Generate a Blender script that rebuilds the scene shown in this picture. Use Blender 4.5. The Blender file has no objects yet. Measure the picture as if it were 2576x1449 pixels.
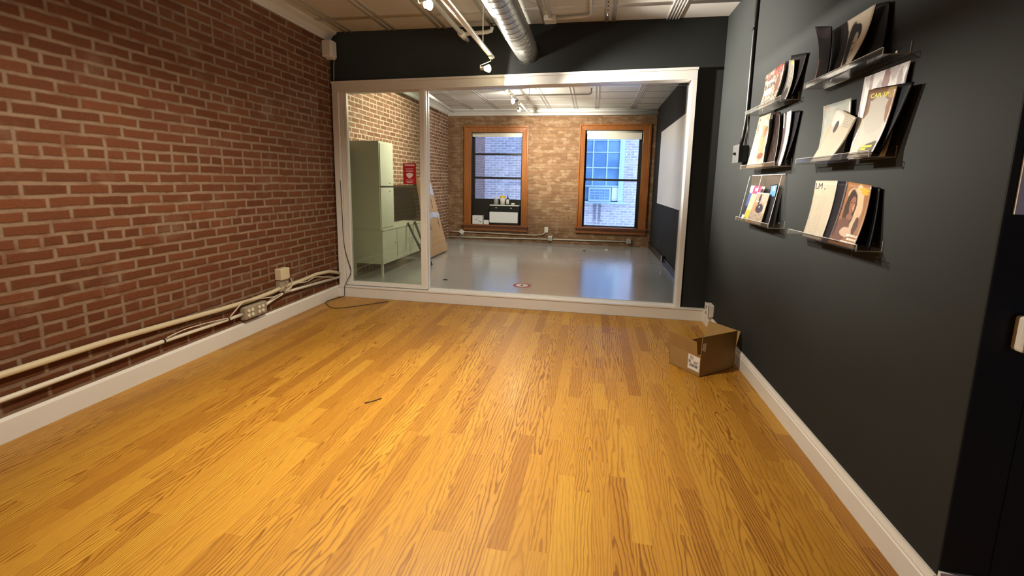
import bpy, bmesh, math, random
from mathutils import Vector, Matrix

S = bpy.context.scene
COL = S.collection
random.seed(7)
PI = math.pi

# ------------------------------------------------------------------ camera
W_PX, H_PX = 2576, 1449
F_PX = 1092.26
YAW, PITCH, ROLL = -0.17023, -0.14607, 0.02020
PX, PY = 15.18, -107.11            # principal point offset from the frame's centre
cam_d = bpy.data.cameras.new('camera')
cam = bpy.data.objects.new('camera', cam_d)
COL.objects.link(cam)
cy_, sy_, cp_, sp_ = math.cos(YAW), math.sin(YAW), math.cos(PITCH), math.sin(PITCH)
fw = Vector((sy_ * cp_, cy_ * cp_, sp_))
rt = Vector((cy_, -sy_, 0))
up = rt.cross(fw)
c_, s_ = math.cos(ROLL), math.sin(ROLL)
r2, u2 = c_ * rt + s_ * up, -s_ * rt + c_ * up
m = Matrix(((r2.x, u2.x, -fw.x), (r2.y, u2.y, -fw.y), (r2.z, u2.z, -fw.z))).to_4x4()
m.translation = Vector((0, 0, 1.45))
cam.matrix_world = m
cam_d.sensor_width = 36
cam_d.lens = 36 * F_PX / W_PX
cam_d.shift_x = -PX / W_PX
cam_d.shift_y = PY / W_PX
cam_d.clip_start = 0.05
S.camera = cam

# ------------------------------------------------------------------ colour management, world, lights
S.view_settings.view_transform = 'Standard'
S.view_settings.look = 'None'
S.view_settings.gamma = 1
S.view_settings.exposure = 0.0
S.view_settings.use_curve_mapping = False

SKY = 5.2
world = bpy.data.worlds.new('sky')
S.world = world
world.use_nodes = True
bg = world.node_tree.nodes['Background']
bg.inputs[0].default_value = (0.43, 0.57, 1.0, 1)
bg.inputs[1].default_value = SKY

WARM = (1.0, 0.87, 0.68)
WARMW = (1.0, 0.93, 0.81)


def spot(name, loc, target, power, color, size, blend, radius=0.03):
    d = bpy.data.lights.new(name, 'SPOT')
    d.energy = power
    d.color = color
    d.spot_size = math.radians(size)
    d.spot_blend = blend
    d.shadow_soft_size = radius
    o = bpy.data.objects.new(name, d)
    COL.objects.link(o)
    o.location = loc
    o.rotation_euler = (Vector(target) - Vector(loc)).to_track_quat('-Z', 'Y').to_euler()
    return o


# bulb positions and what each of them points at
LAMP_A = (-1.328, 3.394, 2.78)     # over the oak floor
LAMP_B = (-1.13, 4.50, 2.58)     # end of the track, turned to the dark wall
LAMP_C = (-1.13, 2.15, 2.62)     # same track, above the viewer
LAMP_D = (-1.34, 7.10, 2.72)     # far room
LAMP_E = (-1.385, 7.85, 2.72)    # far room
AIM_A = (1.22, 2.9, 2.42)
AIM_B = (1.22, 4.15, 2.17)
FACE_B = (1.22, 3.95, 2.35)
AIM_C = (-0.98, 2.2, 0.0)
SIDE_C = (-1.25, 1.9, 0.0)
AIM_D = (-3.5, 6.75, 2.3)
AIM_E = (-0.75, 10.3, 2.15)


def off(p, q, d=0.045):
    v = (Vector(q) - Vector(p)).normalized()
    return Vector(p) + v * d


spot('bulb_light_a', off(LAMP_A, AIM_A), AIM_A, 22, WARM, 178, 0.3, 0.02)
spot('bulb_beam_a', off(LAMP_A, AIM_A), AIM_A, 1650, WARMW, 68, 1.0, 0.02)
spot('bulb_light_b', off(LAMP_B, FACE_B), FACE_B, 22, WARMW, 178, 0.10, 0.02)
spot('bulb_beam_b', off(LAMP_B, FACE_B), AIM_B, 1500, WARMW, 68, 1.0, 0.02)
spot('bulb_light_c', off(LAMP_C, SIDE_C), SIDE_C, 245, WARM, 172, 0.6, 0.03)
spot('bulb_beam_c', off(LAMP_C, SIDE_C), AIM_C, 270, WARM, 84, 1.0, 0.03)
spot('bulb_light_d', off(LAMP_D, AIM_D), AIM_D, 95, WARMW, 176, 0.3, 0.03)
spot('bulb_beam_d', off(LAMP_D, AIM_D), AIM_D, 380, WARMW, 92, 1.0, 0.03)
spot('bulb_light_e', off(LAMP_E, AIM_E), AIM_E, 130, WARMW, 178, 0.3, 0.03)
spot('bulb_down_e', (LAMP_E[0], LAMP_E[1] + 0.02, LAMP_E[2] - 0.05), (LAMP_E[0] + 0.5, LAMP_E[1], 0), 60, WARMW, 172, 0.3, 0.03)
spot('bulb_beam_e', off(LAMP_E, AIM_E), AIM_E, 620, WARMW, 74, 1.0, 0.03)

# ------------------------------------------------------------------ node helpers


class NT:
    def __init__(self, name):
        self.mat = bpy.data.materials.new(name)
        self.mat.use_nodes = True
        self.t = self.mat.node_tree
        self.bsdf = self.t.nodes['Principled BSDF']
        self.out = self.t.nodes['Material Output']

    def n(self, typ, **kw):
        nd = self.t.nodes.new(typ)
        for k, v in kw.items():
            setattr(nd, k, v)
        return nd

    def put(self, sock, v):
        if isinstance(v, bpy.types.NodeSocket):
            self.t.links.new(v, sock)
        elif isinstance(v, (tuple, list)) and sock.type == 'RGBA' and len(v) == 3:
            sock.default_value = (*v, 1)
        else:
            sock.default_value = v

    def m(self, op, a, b=0.0, c=None, clamp=False):
        nd = self.n('ShaderNodeMath', operation=op)
        nd.use_clamp = clamp
        self.put(nd.inputs[0], a)
        self.put(nd.inputs[1], b)
        if c is not None:
            self.put(nd.inputs[2], c)
        return nd.outputs[0]

    def mix(self, f, a, b, typ='MIX'):
        nd = self.n('ShaderNodeMix', data_type='RGBA', blend_type=typ)
        self.put(nd.inputs[0], f)
        self.put(nd.inputs[6], a)
        self.put(nd.inputs[7], b)
        return nd.outputs[2]

    def ss(self, v, lo, hi):
        nd = self.n('ShaderNodeMapRange', interpolation_type='SMOOTHSTEP')
        self.put(nd.inputs[0], v)
        self.put(nd.inputs[1], lo)
        self.put(nd.inputs[2], hi)
        return nd.outputs[0]

    def obj(self):
        return self.n('ShaderNodeTexCoord').outputs['Object']

    def sep(self, v):
        nd = self.n('ShaderNodeSeparateXYZ')
        self.put(nd.inputs[0], v)
        return nd.outputs

    def comb(self, x, y, z=0.0):
        nd = self.n('ShaderNodeCombineXYZ')
        for i, v in enumerate((x, y, z)):
            self.put(nd.inputs[i], v)
        return nd.outputs[0]

    def noise(self, vec, scale, detail=3.0, rough=0.5):
        nd = self.n('ShaderNodeTexNoise')
        if vec is not None:
            self.put(nd.inputs['Vector'], vec)
        nd.inputs['Scale'].default_value = scale
        nd.inputs['Detail'].default_value = detail
        nd.inputs['Roughness'].default_value = rough
        return nd.outputs

    def vadd(self, a, b, op='ADD'):
        nd = self.n('ShaderNodeVectorMath', operation=op)
        self.put(nd.inputs[0], a)
        self.put(nd.inputs[1], b)
        return nd.outputs[0]

    def vscale(self, a, s):
        nd = self.n('ShaderNodeVectorMath', operation='SCALE')
        self.put(nd.inputs[0], a)
        self.put(nd.inputs['Scale'], s)
        return nd.outputs[0]

    def bump(self, h, strength=0.5, dist=0.01):
        nd = self.n('ShaderNodeBump')
        nd.inputs['Strength'].default_value = strength
        nd.inputs['Distance'].default_value = dist
        self.put(nd.inputs['Height'], h)
        self.put(self.bsdf.inputs['Normal'], nd.outputs[0])

    def set(self, color=None, rough=None, metal=None, spec=None, coat=None, coat_rough=None):
        b = self.bsdf.inputs
        if color is not None:
            self.put(b['Base Color'], color)
        if rough is not None:
            self.put(b['Roughness'], rough)
        if metal is not None:
            self.put(b['Metallic'], metal)
        if spec is not None:
            self.put(b['Specular IOR Level'], spec)
        if coat is not None:
            self.put(b['Coat Weight'], coat)
        if coat_rough is not None:
            self.put(b['Coat Roughness'], coat_rough)
        return self.mat


def plain(name, col, rough=0.5, metal=0.0, spec=0.5, var=0.08, scale=8.0, bump=0.0, coat=0.0):
    n = NT(name)
    nz = n.noise(n.obj(), scale)[0]
    k = n.m('MULTIPLY_ADD', nz, 2 * var, 1 - var)
    n.set(n.mix(1.0, (*col, 1), n.comb(k, k, k), 'MULTIPLY'), rough, metal, spec, coat)
    if bump:
        n.bump(n.noise(n.obj(), 90.0)[0], bump, 0.002)
    return n.mat


def brick_mat(name, axis, dark, light, mortar, warp=0.008, paint=None, amount=0.0, seam=0.0165, bump=0.55, hdr=0.5, stain=False):
    """Bricks 0.222 x 0.073 m; axis is the wall's horizontal direction ('x' or 'y')."""
    n = NT(name)
    o = n.obj()
    s = n.sep(o)
    base = n.comb(s[0] if axis == 'x' else s[1], s[2], 0.0)
    w1 = n.vadd(n.noise(base, 2.2, 2)[1], (0.5, 0.5, 0.5), 'SUBTRACT')
    w2 = n.vadd(n.noise(base, 11.0, 3)[1], (0.5, 0.5, 0.5), 'SUBTRACT')
    v = n.vadd(base, n.vadd(n.vscale(w1, warp * 2.0), n.vscale(w2, warp * 1.7)))
    b = n.n('ShaderNodeTexBrick', offset=0.5, offset_frequency=2, squash=hdr, squash_frequency=7)
    n.put(b.inputs['Vector'], v)
    b.inputs['Color1'].default_value = (0, 0, 0, 1)
    b.inputs['Color2'].default_value = (1, 1, 1, 1)
    b.inputs['Mortar'].default_value = (0.5, 0.5, 0.5, 1)
    b.inputs['Scale'].default_value = 1.0
    b.inputs['Mortar Size'].default_value = seam
    b.inputs['Mortar Smooth'].default_value = 0.7
    b.inputs['Bias'].default_value = 0.0
    b.inputs['Brick Width'].default_value = 0.222
    b.inputs['Row Height'].default_value = 0.073
    per = b.outputs['Color']
    fac = b.outputs['Fac']
    blot = n.noise(base, 1.3, 3)[0]
    fine = n.noise(base, 60.0, 4)[0]
    face = n.mix(n.m('MULTIPLY_ADD', per, 0.7, n.m('MULTIPLY', blot, 0.35)), dark, light)
    face = n.mix(1.0, face, n.mix(fine, (0.72, 0.72, 0.72), (1.25, 1.22, 1.18)), 'MULTIPLY')
    mort = n.mix(n.noise(base, 9.0, 3)[0], tuple(c * 0.7 for c in mortar), tuple(c * 1.25 for c in mortar))
    # mortar smeared over the brick faces here and there
    smear = n.ss(n.noise(base, 3.1, 4, 0.6)[0], 0.54, 0.78)
    thin = n.m('SUBTRACT', 1.0, n.m('MULTIPLY', n.ss(n.noise(base, 6.5, 3, 0.6)[0], 0.46, 0.70), 0.62))
    f = n.m('ADD', n.m('MULTIPLY', fac, thin), n.m('MULTIPLY', smear, 0.42), clamp=True)
    col = n.mix(f, face, mort)
    if paint:
        pm = n.ss(n.noise(n.comb(n.sep(base)[0], n.m('MULTIPLY', n.sep(base)[1], 1.6)), 5.0, 5, 0.65)[0], 0.62 - amount, 0.72 - amount)
        col = n.mix(pm, col, paint)
    if stain:
        sx = n.m('ADD', s[0], n.m('MULTIPLY', n.m('SUBTRACT', n.noise(base, 5.0, 3)[0], 0.5), 0.10))
        legs = n.m('ADD', n.m('SUBTRACT', 1.0, n.ss(n.m('ABSOLUTE', n.m('SUBTRACT', sx, 0.03)), 0.03, 0.075)), n.m('SUBTRACT', 1.0, n.ss(n.m('ABSOLUTE', n.m('SUBTRACT', sx, 0.17)), 0.03, 0.07)), clamp=True)
        col = n.mix(n.m('MULTIPLY', n.m('MULTIPLY', legs, n.ss(s[2], 0.12, 0.45)), 0.72), col, (0.13, 0.13, 0.16))
    n.set(col, 0.82, spec=0.25)
    h = n.m('ADD', n.m('SUBTRACT', 1.0, fac), n.m('MULTIPLY', n.noise(base, 38.0, 4)[0], 0.45))
    n.bump(h, bump, 0.012)
    return n.mat


def shapes_mat(name, base, shapes, rough=0.36, warp=0.02, coat=0.10, noise=0.12, k=1.0, spec=0.4):
    """A printed cover: shapes over a base colour, in the sheet's own uv (0..1)."""
    n = NT(name)
    uvn = n.n('ShaderNodeUVMap')
    uvn.uv_map = 'UVMap'
    uv = uvn.outputs[0]
    wv = n.vscale(n.vadd(n.noise(uv, 9.0, 3)[1], (0.5, 0.5, 0.5), 'SUBTRACT'), warp * 2)
    uvw = n.vadd(uv, wv)
    s = n.sep(uvw)
    s0 = n.sep(uv)
    base = tuple(c_ * k for c_ in base)
    nz = n.noise(uv, 7.0, 4)[0]
    col = n.mix(nz, tuple(c * (1 - noise) for c in base), tuple(min(1, c * (1 + noise)) for c in base))
    for sh in shapes:
        kd, c = sh[0], tuple(c_ * k for c_ in sh[-1])
        if kd == 'e':        # ellipse cu, cv, ru, rv
            _, cu, cv, ru, rv, _ = sh
            dx = n.m('DIVIDE', n.m('SUBTRACT', s[0], cu), ru)
            dy = n.m('DIVIDE', n.m('SUBTRACT', s[1], cv), rv)
            d = n.m('ADD', n.m('MULTIPLY', dx, dx), n.m('MULTIPLY', dy, dy))
            msk = n.m('SUBTRACT', 1.0, n.ss(d, 0.8, 1.15))
        elif kd == 'r':      # rectangle u0, v0, u1, v1
            _, u0, v0, u1, v1, _ = sh
            a = n.m('MULTIPLY', n.m('GREATER_THAN', s0[0], u0), n.m('LESS_THAN', s0[0], u1))
            b = n.m('MULTIPLY', n.m('GREATER_THAN', s0[1], v0), n.m('LESS_THAN', s0[1], v1))
            msk = n.m('MULTIPLY', a, b)
        elif kd == 'n':      # noise patches: scale, threshold
            _, sc, th, _ = sh
            msk = n.ss(n.noise(uv, sc, 4, 0.6)[0], th, th + 0.06)
        elif kd == 'w':      # wavy lines inside u0,v0,u1,v1 with n lines
            _, u0, v0, u1, v1, nl, _ = sh
            a = n.m('MULTIPLY', n.m('GREATER_THAN', s0[0], u0), n.m('LESS_THAN', s0[0], u1))
            b = n.m('MULTIPLY', n.m('GREATER_THAN', s0[1], v0), n.m('LESS_THAN', s0[1], v1))
            ph = n.m('ADD', n.m('MULTIPLY', s0[1], nl * 6.28), n.m('MULTIPLY', n.m('SINE', n.m('MULTIPLY', s0[0], 11.0)), 2.6))
            ln = n.ss(n.m('SINE', ph), 0.35, 0.9)
            msk = n.m('MULTIPLY', n.m('MULTIPLY', a, b), n.m('MULTIPLY', ln, 0.55))
        elif kd == 't':      # rows of small print: u0, v0, u1, v1, rows
            _, u0, v0, u1, v1, rows, _ = sh
            a = n.m('MULTIPLY', n.m('GREATER_THAN', s0[0], u0), n.m('LESS_THAN', s0[0], u1))
            b = n.m('MULTIPLY', n.m('GREATER_THAN', s0[1], v0), n.m('LESS_THAN', s0[1], v1))
            fr = n.m('FRACT', n.m('MULTIPLY', n.m('SUBTRACT', s0[1], v0), rows / (v1 - v0)))
            ln = n.m('MULTIPLY', n.m('GREATER_THAN', fr, 0.3), n.m('GREATER_THAN', n.noise(n.comb(n.m('MULTIPLY', s0[0], 60.0), n.m('MULTIPLY', s0[1], rows * 2.0)), 1.0, 1)[0], 0.44))
            msk = n.m('MULTIPLY', n.m('MULTIPLY', a, b), ln)
        col = n.mix(msk, col, c)
    n.set(col, rough, spec=spec, coat=coat, coat_rough=0.12)
    return n.mat


def clear_mat(name, tint, refl=0.06, haze=0.0, haze_col=(0.7, 0.75, 0.6), rough=0.02):
    n = NT(name)
    n.t.nodes.remove(n.bsdf)
    tr = n.n('ShaderNodeBsdfTransparent')
    tr.inputs[0].default_value = (*tint, 1)
    gl = n.n('ShaderNodeBsdfGlossy')
    gl.inputs['Roughness'].default_value = rough
    fr = n.n('ShaderNodeFresnel')
    fr.inputs[0].default_value = 1.45
    mx = n.n('ShaderNodeMixShader')
    n.put(mx.inputs[0], n.m('MULTIPLY', fr.outputs[0], refl / 0.06, clamp=True))
    n.t.links.new(tr.outputs[0], mx.inputs[1])
    n.t.links.new(gl.outputs[0], mx.inputs[2])
    last = mx
    if haze:
        df = n.n('ShaderNodeBsdfDiffuse')
        df.inputs[0].default_value = (*haze_col, 1)
        m2 = n.n('ShaderNodeMixShader')
        m2.inputs[0].default_value = haze
        n.t.links.new(mx.outputs[0], m2.inputs[1])
        n.t.links.new(df.outputs[0], m2.inputs[2])
        last = m2
    n.t.links.new(last.outputs[0], n.out.inputs[0])
    return n.mat


def glow_mat(name, col, strength):
    n = NT(name)
    n.set((0.9, 0.9, 0.85), 0.4)
    n.bsdf.inputs['Emission Color'].default_value = (*col, 1)
    n.bsdf.inputs['Emission Strength'].default_value = strength
    return n.mat


def oak_mat():
    n = NT('oak_floor')
    a = n.n('ShaderNodeUVMap'); a.uv_map = 'UVMap'
    b = n.n('ShaderNodeUVMap'); b.uv_map = 'rnd'
    s = n.sep(a.outputs[0])
    r = n.sep(b.outputs[0])
    u, v, r1, r2 = s[0], s[1], r[0], r[1]
    rr = n.m('FRACT', n.m('ADD', n.m('MULTIPLY', r1, 13.7), n.m('MULTIPLY', r2, 5.3)))
    u0 = n.m('SUBTRACT', u, 0.04125)
    vo = n.m('ADD', v, n.m('MULTIPLY', r2, 37.0))
    # slow wander of the growth rings
    wv = n.noise(n.comb(n.m('MULTIPLY', u0, 9.0), n.m('MULTIPLY', vo, 2.2), n.m('MULTIPLY', r1, 31.0)), 1.0, 3, 0.55)[0]
    wv2 = n.noise(n.comb(n.m('MULTIPLY', u0, 60.0), n.m('MULTIPLY', vo, 7.0), n.m('MULTIPLY', r2, 17.0)), 1.0, 2)[0]
    uc = n.m('SUBTRACT', u0, n.m('MULTIPLY', n.m('SUBTRACT', r1, 0.5), 0.10))
    d = n.m('SQRT', n.m('ADD', n.m('MULTIPLY', uc, uc), 0.00004))
    slope = n.m('MULTIPLY', n.m('SUBTRACT', r2, 0.42), 0.16)
    f = n.m('ADD', n.m('MULTIPLY', d, n.m('MULTIPLY_ADD', rr, 45.0, 38.0)), n.m('MULTIPLY', vo, n.m('MULTIPLY', slope, 70.0)))
    f = n.m('ADD', f, n.m('ADD', n.m('MULTIPLY', wv, 4.2), n.m('MULTIPLY', wv2, 0.7)))
    fr = n.m('FRACT', f)
    ring = n.m('MULTIPLY', n.ss(fr, 0.42, 0.86), n.m('SUBTRACT', 1.0, n.ss(fr, 0.86, 1.0)))
    amt = n.m('MULTIPLY_ADD', n.m('FRACT', n.m('MULTIPLY', rr, 7.3)), 0.68, 0.28)
    pore = n.noise(n.comb(n.m('MULTIPLY', u, 420.0), n.m('MULTIPLY', vo, 16.0)), 1.0, 2)[0]
    ramp = n.n('ShaderNodeValToRGB')
    n.put(ramp.inputs[0], r1)
    e = ramp.color_ramp.elements
    e[0].position, e[0].color = 0.0, (0.36, 0.155, 0.017, 1)
    e[1].position, e[1].color = 1.0, (0.55, 0.295, 0.034, 1)
    for p, c in ((0.05, (0.40, 0.178, 0.019, 1)), (0.3, (0.47, 0.225, 0.025, 1)), (0.8, (0.51, 0.255, 0.030, 1))):
        x = e.new(p)
        x.color = c
    base = ramp.outputs[0]
    dark = n.mix(1.0, base, (0.40, 0.27, 0.16), 'MULTIPLY')
    col = n.mix(n.m('MULTIPLY', ring, amt), base, dark)
    col = n.mix(n.m('MULTIPLY', n.ss(pore, 0.50, 0.72), 0.42), col, n.mix(1.0, base, (0.6, 0.5, 0.4), 'MULTIPLY'))
    # fine joint between boards
    ed = n.m('MINIMUM', u, n.m('SUBTRACT', 0.0825, u))
    gap = n.m('SUBTRACT', 1.0, n.ss(ed, 0.0002, 0.0011))
    col = n.mix(n.m('MULTIPLY', gap, 0.45), col, (0.10, 0.04, 0.012))
    n.set(col, n.m('MULTIPLY_ADD', ring, 0.06, 0.40), spec=0.40, coat=0.06, coat_rough=0.22)
    n.bump(n.m('ADD', n.m('MULTIPLY', gap, -1.0), n.m('MULTIPLY', n.noise(n.comb(u, v), 5.0, 2)[0], 0.6)), 0.12, 0.002)
    return n.mat


def grey_floor_mat():
    n = NT('grey_painted_floor')
    o = n.obj()
    s = n.sep(o)
    big = n.noise(o, 0.9, 4, 0.6)[0]
    st = n.noise(n.comb(n.m('MULTIPLY', s[0], 1.2), n.m('MULTIPLY', s[1], 9.0)), 1.0, 4, 0.6)[0]
    sc = n.ss(n.noise(n.comb(n.m('MULTIPLY', s[0], 0.9), n.m('MULTIPLY', s[1], 6.0)), 1.3, 5, 0.7)[0], 0.63, 0.72)
    col = n.mix(big, (0.38, 0.41, 0.42), (0.46, 0.495, 0.51))
    col = n.mix(n.m('MULTIPLY', sc, 0.3), col, (0.24, 0.235, 0.22))
    n.set(col, n.m('MULTIPLY_ADD', st, 0.16, 0.14), spec=1.0, coat=0.9, coat_rough=0.17)
    n.bump(st, 0.10, 0.004)
    return n.mat


def wood_mat(name, c1, c2, axis=2):
    n = NT(name)
    s = n.sep(n.obj())
    k = [26.0, 26.0, 26.0]
    k[axis] = 1.5
    g = n.noise(n.comb(*[n.m('MULTIPLY', s[i], k[i]) for i in range(3)]), 1.0, 4, 0.6)[0]
    n.set(n.mix(n.ss(g, 0.3, 0.7), c1, c2), 0.33, spec=0.5, coat=0.4, coat_rough=0.15)
    return n.mat


M = {}
M['brick_l'] = brick_mat('red_brick', 'y', (0.086, 0.025, 0.008), (0.145, 0.047, 0.017), (0.215, 0.143, 0.093))
M['brick_far_l'] = brick_mat('pale_red_brick', 'y', (0.16, 0.070, 0.042), (0.29, 0.150, 0.096), (0.56, 0.45, 0.34), seam=0.014)
M['brick_far_b'] = brick_mat('tan_brick', 'x', (0.17, 0.085, 0.042), (0.29, 0.160, 0.083), (0.29, 0.180, 0.100), warp=0.024,
                             paint=(0.32, 0.205, 0.118, 1), amount=0.13, seam=0.007, bump=0.8, hdr=1.0)
M['brick_out'] = brick_mat('weathered_white_brick', 'x', (0.36, 0.33, 0.35), (0.60, 0.58, 0.62), (0.80, 0.80, 0.84), warp=0.012,
                           paint=(0.74, 0.74, 0.80, 1), amount=0.03, seam=0.014, hdr=1.0, stain=True)
M['brick_side'] = brick_mat('shaded_shaft_brick', 'y', (0.16, 0.11, 0.10), (0.26, 0.18, 0.16), (0.30, 0.24, 0.22))  # its own brick colour, darkened for the weak skylight down the shaft
M['oak'] = oak_mat()
M['grey_floor'] = grey_floor_mat()
M['dark_paint'] = plain('charcoal_paint', (0.0260, 0.0280, 0.0275), 0.72, spec=0.10, var=0.10, scale=2.5, bump=0.05)
M['tin'] = plain('tin_ceiling_paint', (0.68, 0.66, 0.62), 0.28, spec=0.5, var=0.05, scale=6, bump=0.0)
M['white'] = plain('white_paint', (0.76, 0.74, 0.69), 0.35, var=0.03)
M['trimw'] = plain('white_trim_paint', (0.77, 0.755, 0.72), 0.32, var=0.03)
M['cream'] = plain('cream_plastic', (0.62, 0.54, 0.36), 0.45, var=0.04)
M['whitep'] = plain('white_plastic', (0.74, 0.72, 0.68), 0.4, var=0.02)
M['conduit'] = plain('painted_conduit', (0.72, 0.68, 0.58), 0.35, var=0.06)
M['bundle'] = plain('cream_painted_pipe', (0.58, 0.50, 0.34), 0.4, var=0.08)
M['boxgrey'] = plain('painted_outlet_box', (0.34, 0.29, 0.21), 0.45, var=0.08)
M['socket'] = plain('ivory_receptacle', (0.74, 0.70, 0.58), 0.4, var=0.02)
M['black'] = plain('black_plastic', (0.012, 0.012, 0.012), 0.4)
M['blackm'] = plain('black_metal', (0.014, 0.014, 0.015), 0.35, var=0.1)
M['galv'] = plain('galvanised_steel', (0.52, 0.53, 0.50), 0.34, metal=0.75, var=0.16, scale=26)
M['steel'] = plain('zinc_steel', (0.55, 0.55, 0.53), 0.35, metal=0.8, var=0.1)
M['card'] = plain('cardboard', (0.33, 0.205, 0.078), 0.75, spec=0.2, var=0.06, scale=14)
M['card2'] = plain('wrapped_cardboard', (0.42, 0.27, 0.15), 0.6, spec=0.3, var=0.10, scale=6)
M['paper'] = plain('white_paper', (0.78, 0.76, 0.74), 0.6, var=0.02)
M['ink'] = plain('black_ink', (0.03, 0.03, 0.035), 0.6)
M['locker'] = plain('pale_cabinet_enamel', (0.56, 0.57, 0.46), 0.38, var=0.03)
M['gap'] = plain('dark_gap', (0.05, 0.05, 0.045), 0.7)
M['red'] = plain('red_sign', (0.44, 0.013, 0.022), 0.4, var=0.04)
M['whitem'] = plain('white_print', (0.82, 0.76, 0.76), 0.5, var=0.02)
M['wood'] = wood_mat('varnished_window_wood', (0.25, 0.078, 0.016), (0.36, 0.128, 0.028))
M['woodx'] = wood_mat('varnished_sill_wood', (0.19, 0.056, 0.014), (0.29, 0.094, 0.024), axis=0)
M['sash'] = plain('dark_sash_paint', (0.016, 0.014, 0.012), 0.4)
M['blind'] = plain('roller_blind_fabric', (0.78, 0.74, 0.64), 0.7, var=0.03)
M['glass'] = clear_mat('window_glass', (0.93, 0.95, 0.96), 0.06)
M['pane_l'] = clear_mat('greenish_glass', (0.90, 0.93, 0.84), 0.06, 0.045, (0.62, 0.66, 0.48))
M['pane_r'] = clear_mat('clear_glass', (0.97, 0.985, 0.97), 0.045)
M['acryl'] = clear_mat('clear_acrylic', (0.975, 0.975, 0.975), 0.03, 0.006, (0.8, 0.78, 0.75), 0.06)
M['edge'] = clear_mat('acrylic_edge', (0.7, 0.7, 0.7), 0.12, 0.45, (0.85, 0.83, 0.80), 0.15)  # whitish haze puts the light gathered at the edges into the colour
M['wrap'] = clear_mat('stretch_wrap', (0.8, 0.8, 0.82), 0.3, 0.45, (0.7, 0.69, 0.72), 0.2)
M['bulb'] = glow_mat('bulb_glow', (1.0, 0.86, 0.55), 40.0)
M['board'] = plain('white_wall_panel', (0.84, 0.84, 0.84), 0.45, var=0.04, scale=2)
M['mint'] = plain('pale_green_frame_paint', (0.52, 0.70, 0.74), 0.5, var=0.05)
M['pages'] = plain('page_edges', (0.50, 0.42, 0.32), 0.7, var=0.12, scale=60)
M['pages_d'] = plain('dark_page_edges', (0.014, 0.010, 0.010), 0.6, spec=0.1, var=0.2, scale=60)
M['jar'] = clear_mat('frosted_jar', (0.8, 0.85, 0.82), 0.06, 0.35, (0.7, 0.75, 0.72))
M['wire'] = plain('white_wire', (0.62, 0.54, 0.45), 0.45)
M['brown_cord'] = plain('dark_cord', (0.035, 0.022, 0.015), 0.45)
M['yellow'] = plain('yellow_ink', (0.80, 0.58, 0.04), 0.5)
M['gold'] = plain('gold_ink', (0.62, 0.30, 0.02), 0.5)
M['grey_plate'] = plain('grey_metal_plate', (0.06, 0.06, 0.06), 0.5)
M['concrete'] = plain('concrete_ground', (0.3, 0.3, 0.3), 0.9)

# ------------------------------------------------------------------ mesh helpers


def wloc(o):
    v = Vector(o.location)
    return v + wloc(o.parent) if o.parent else v


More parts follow.
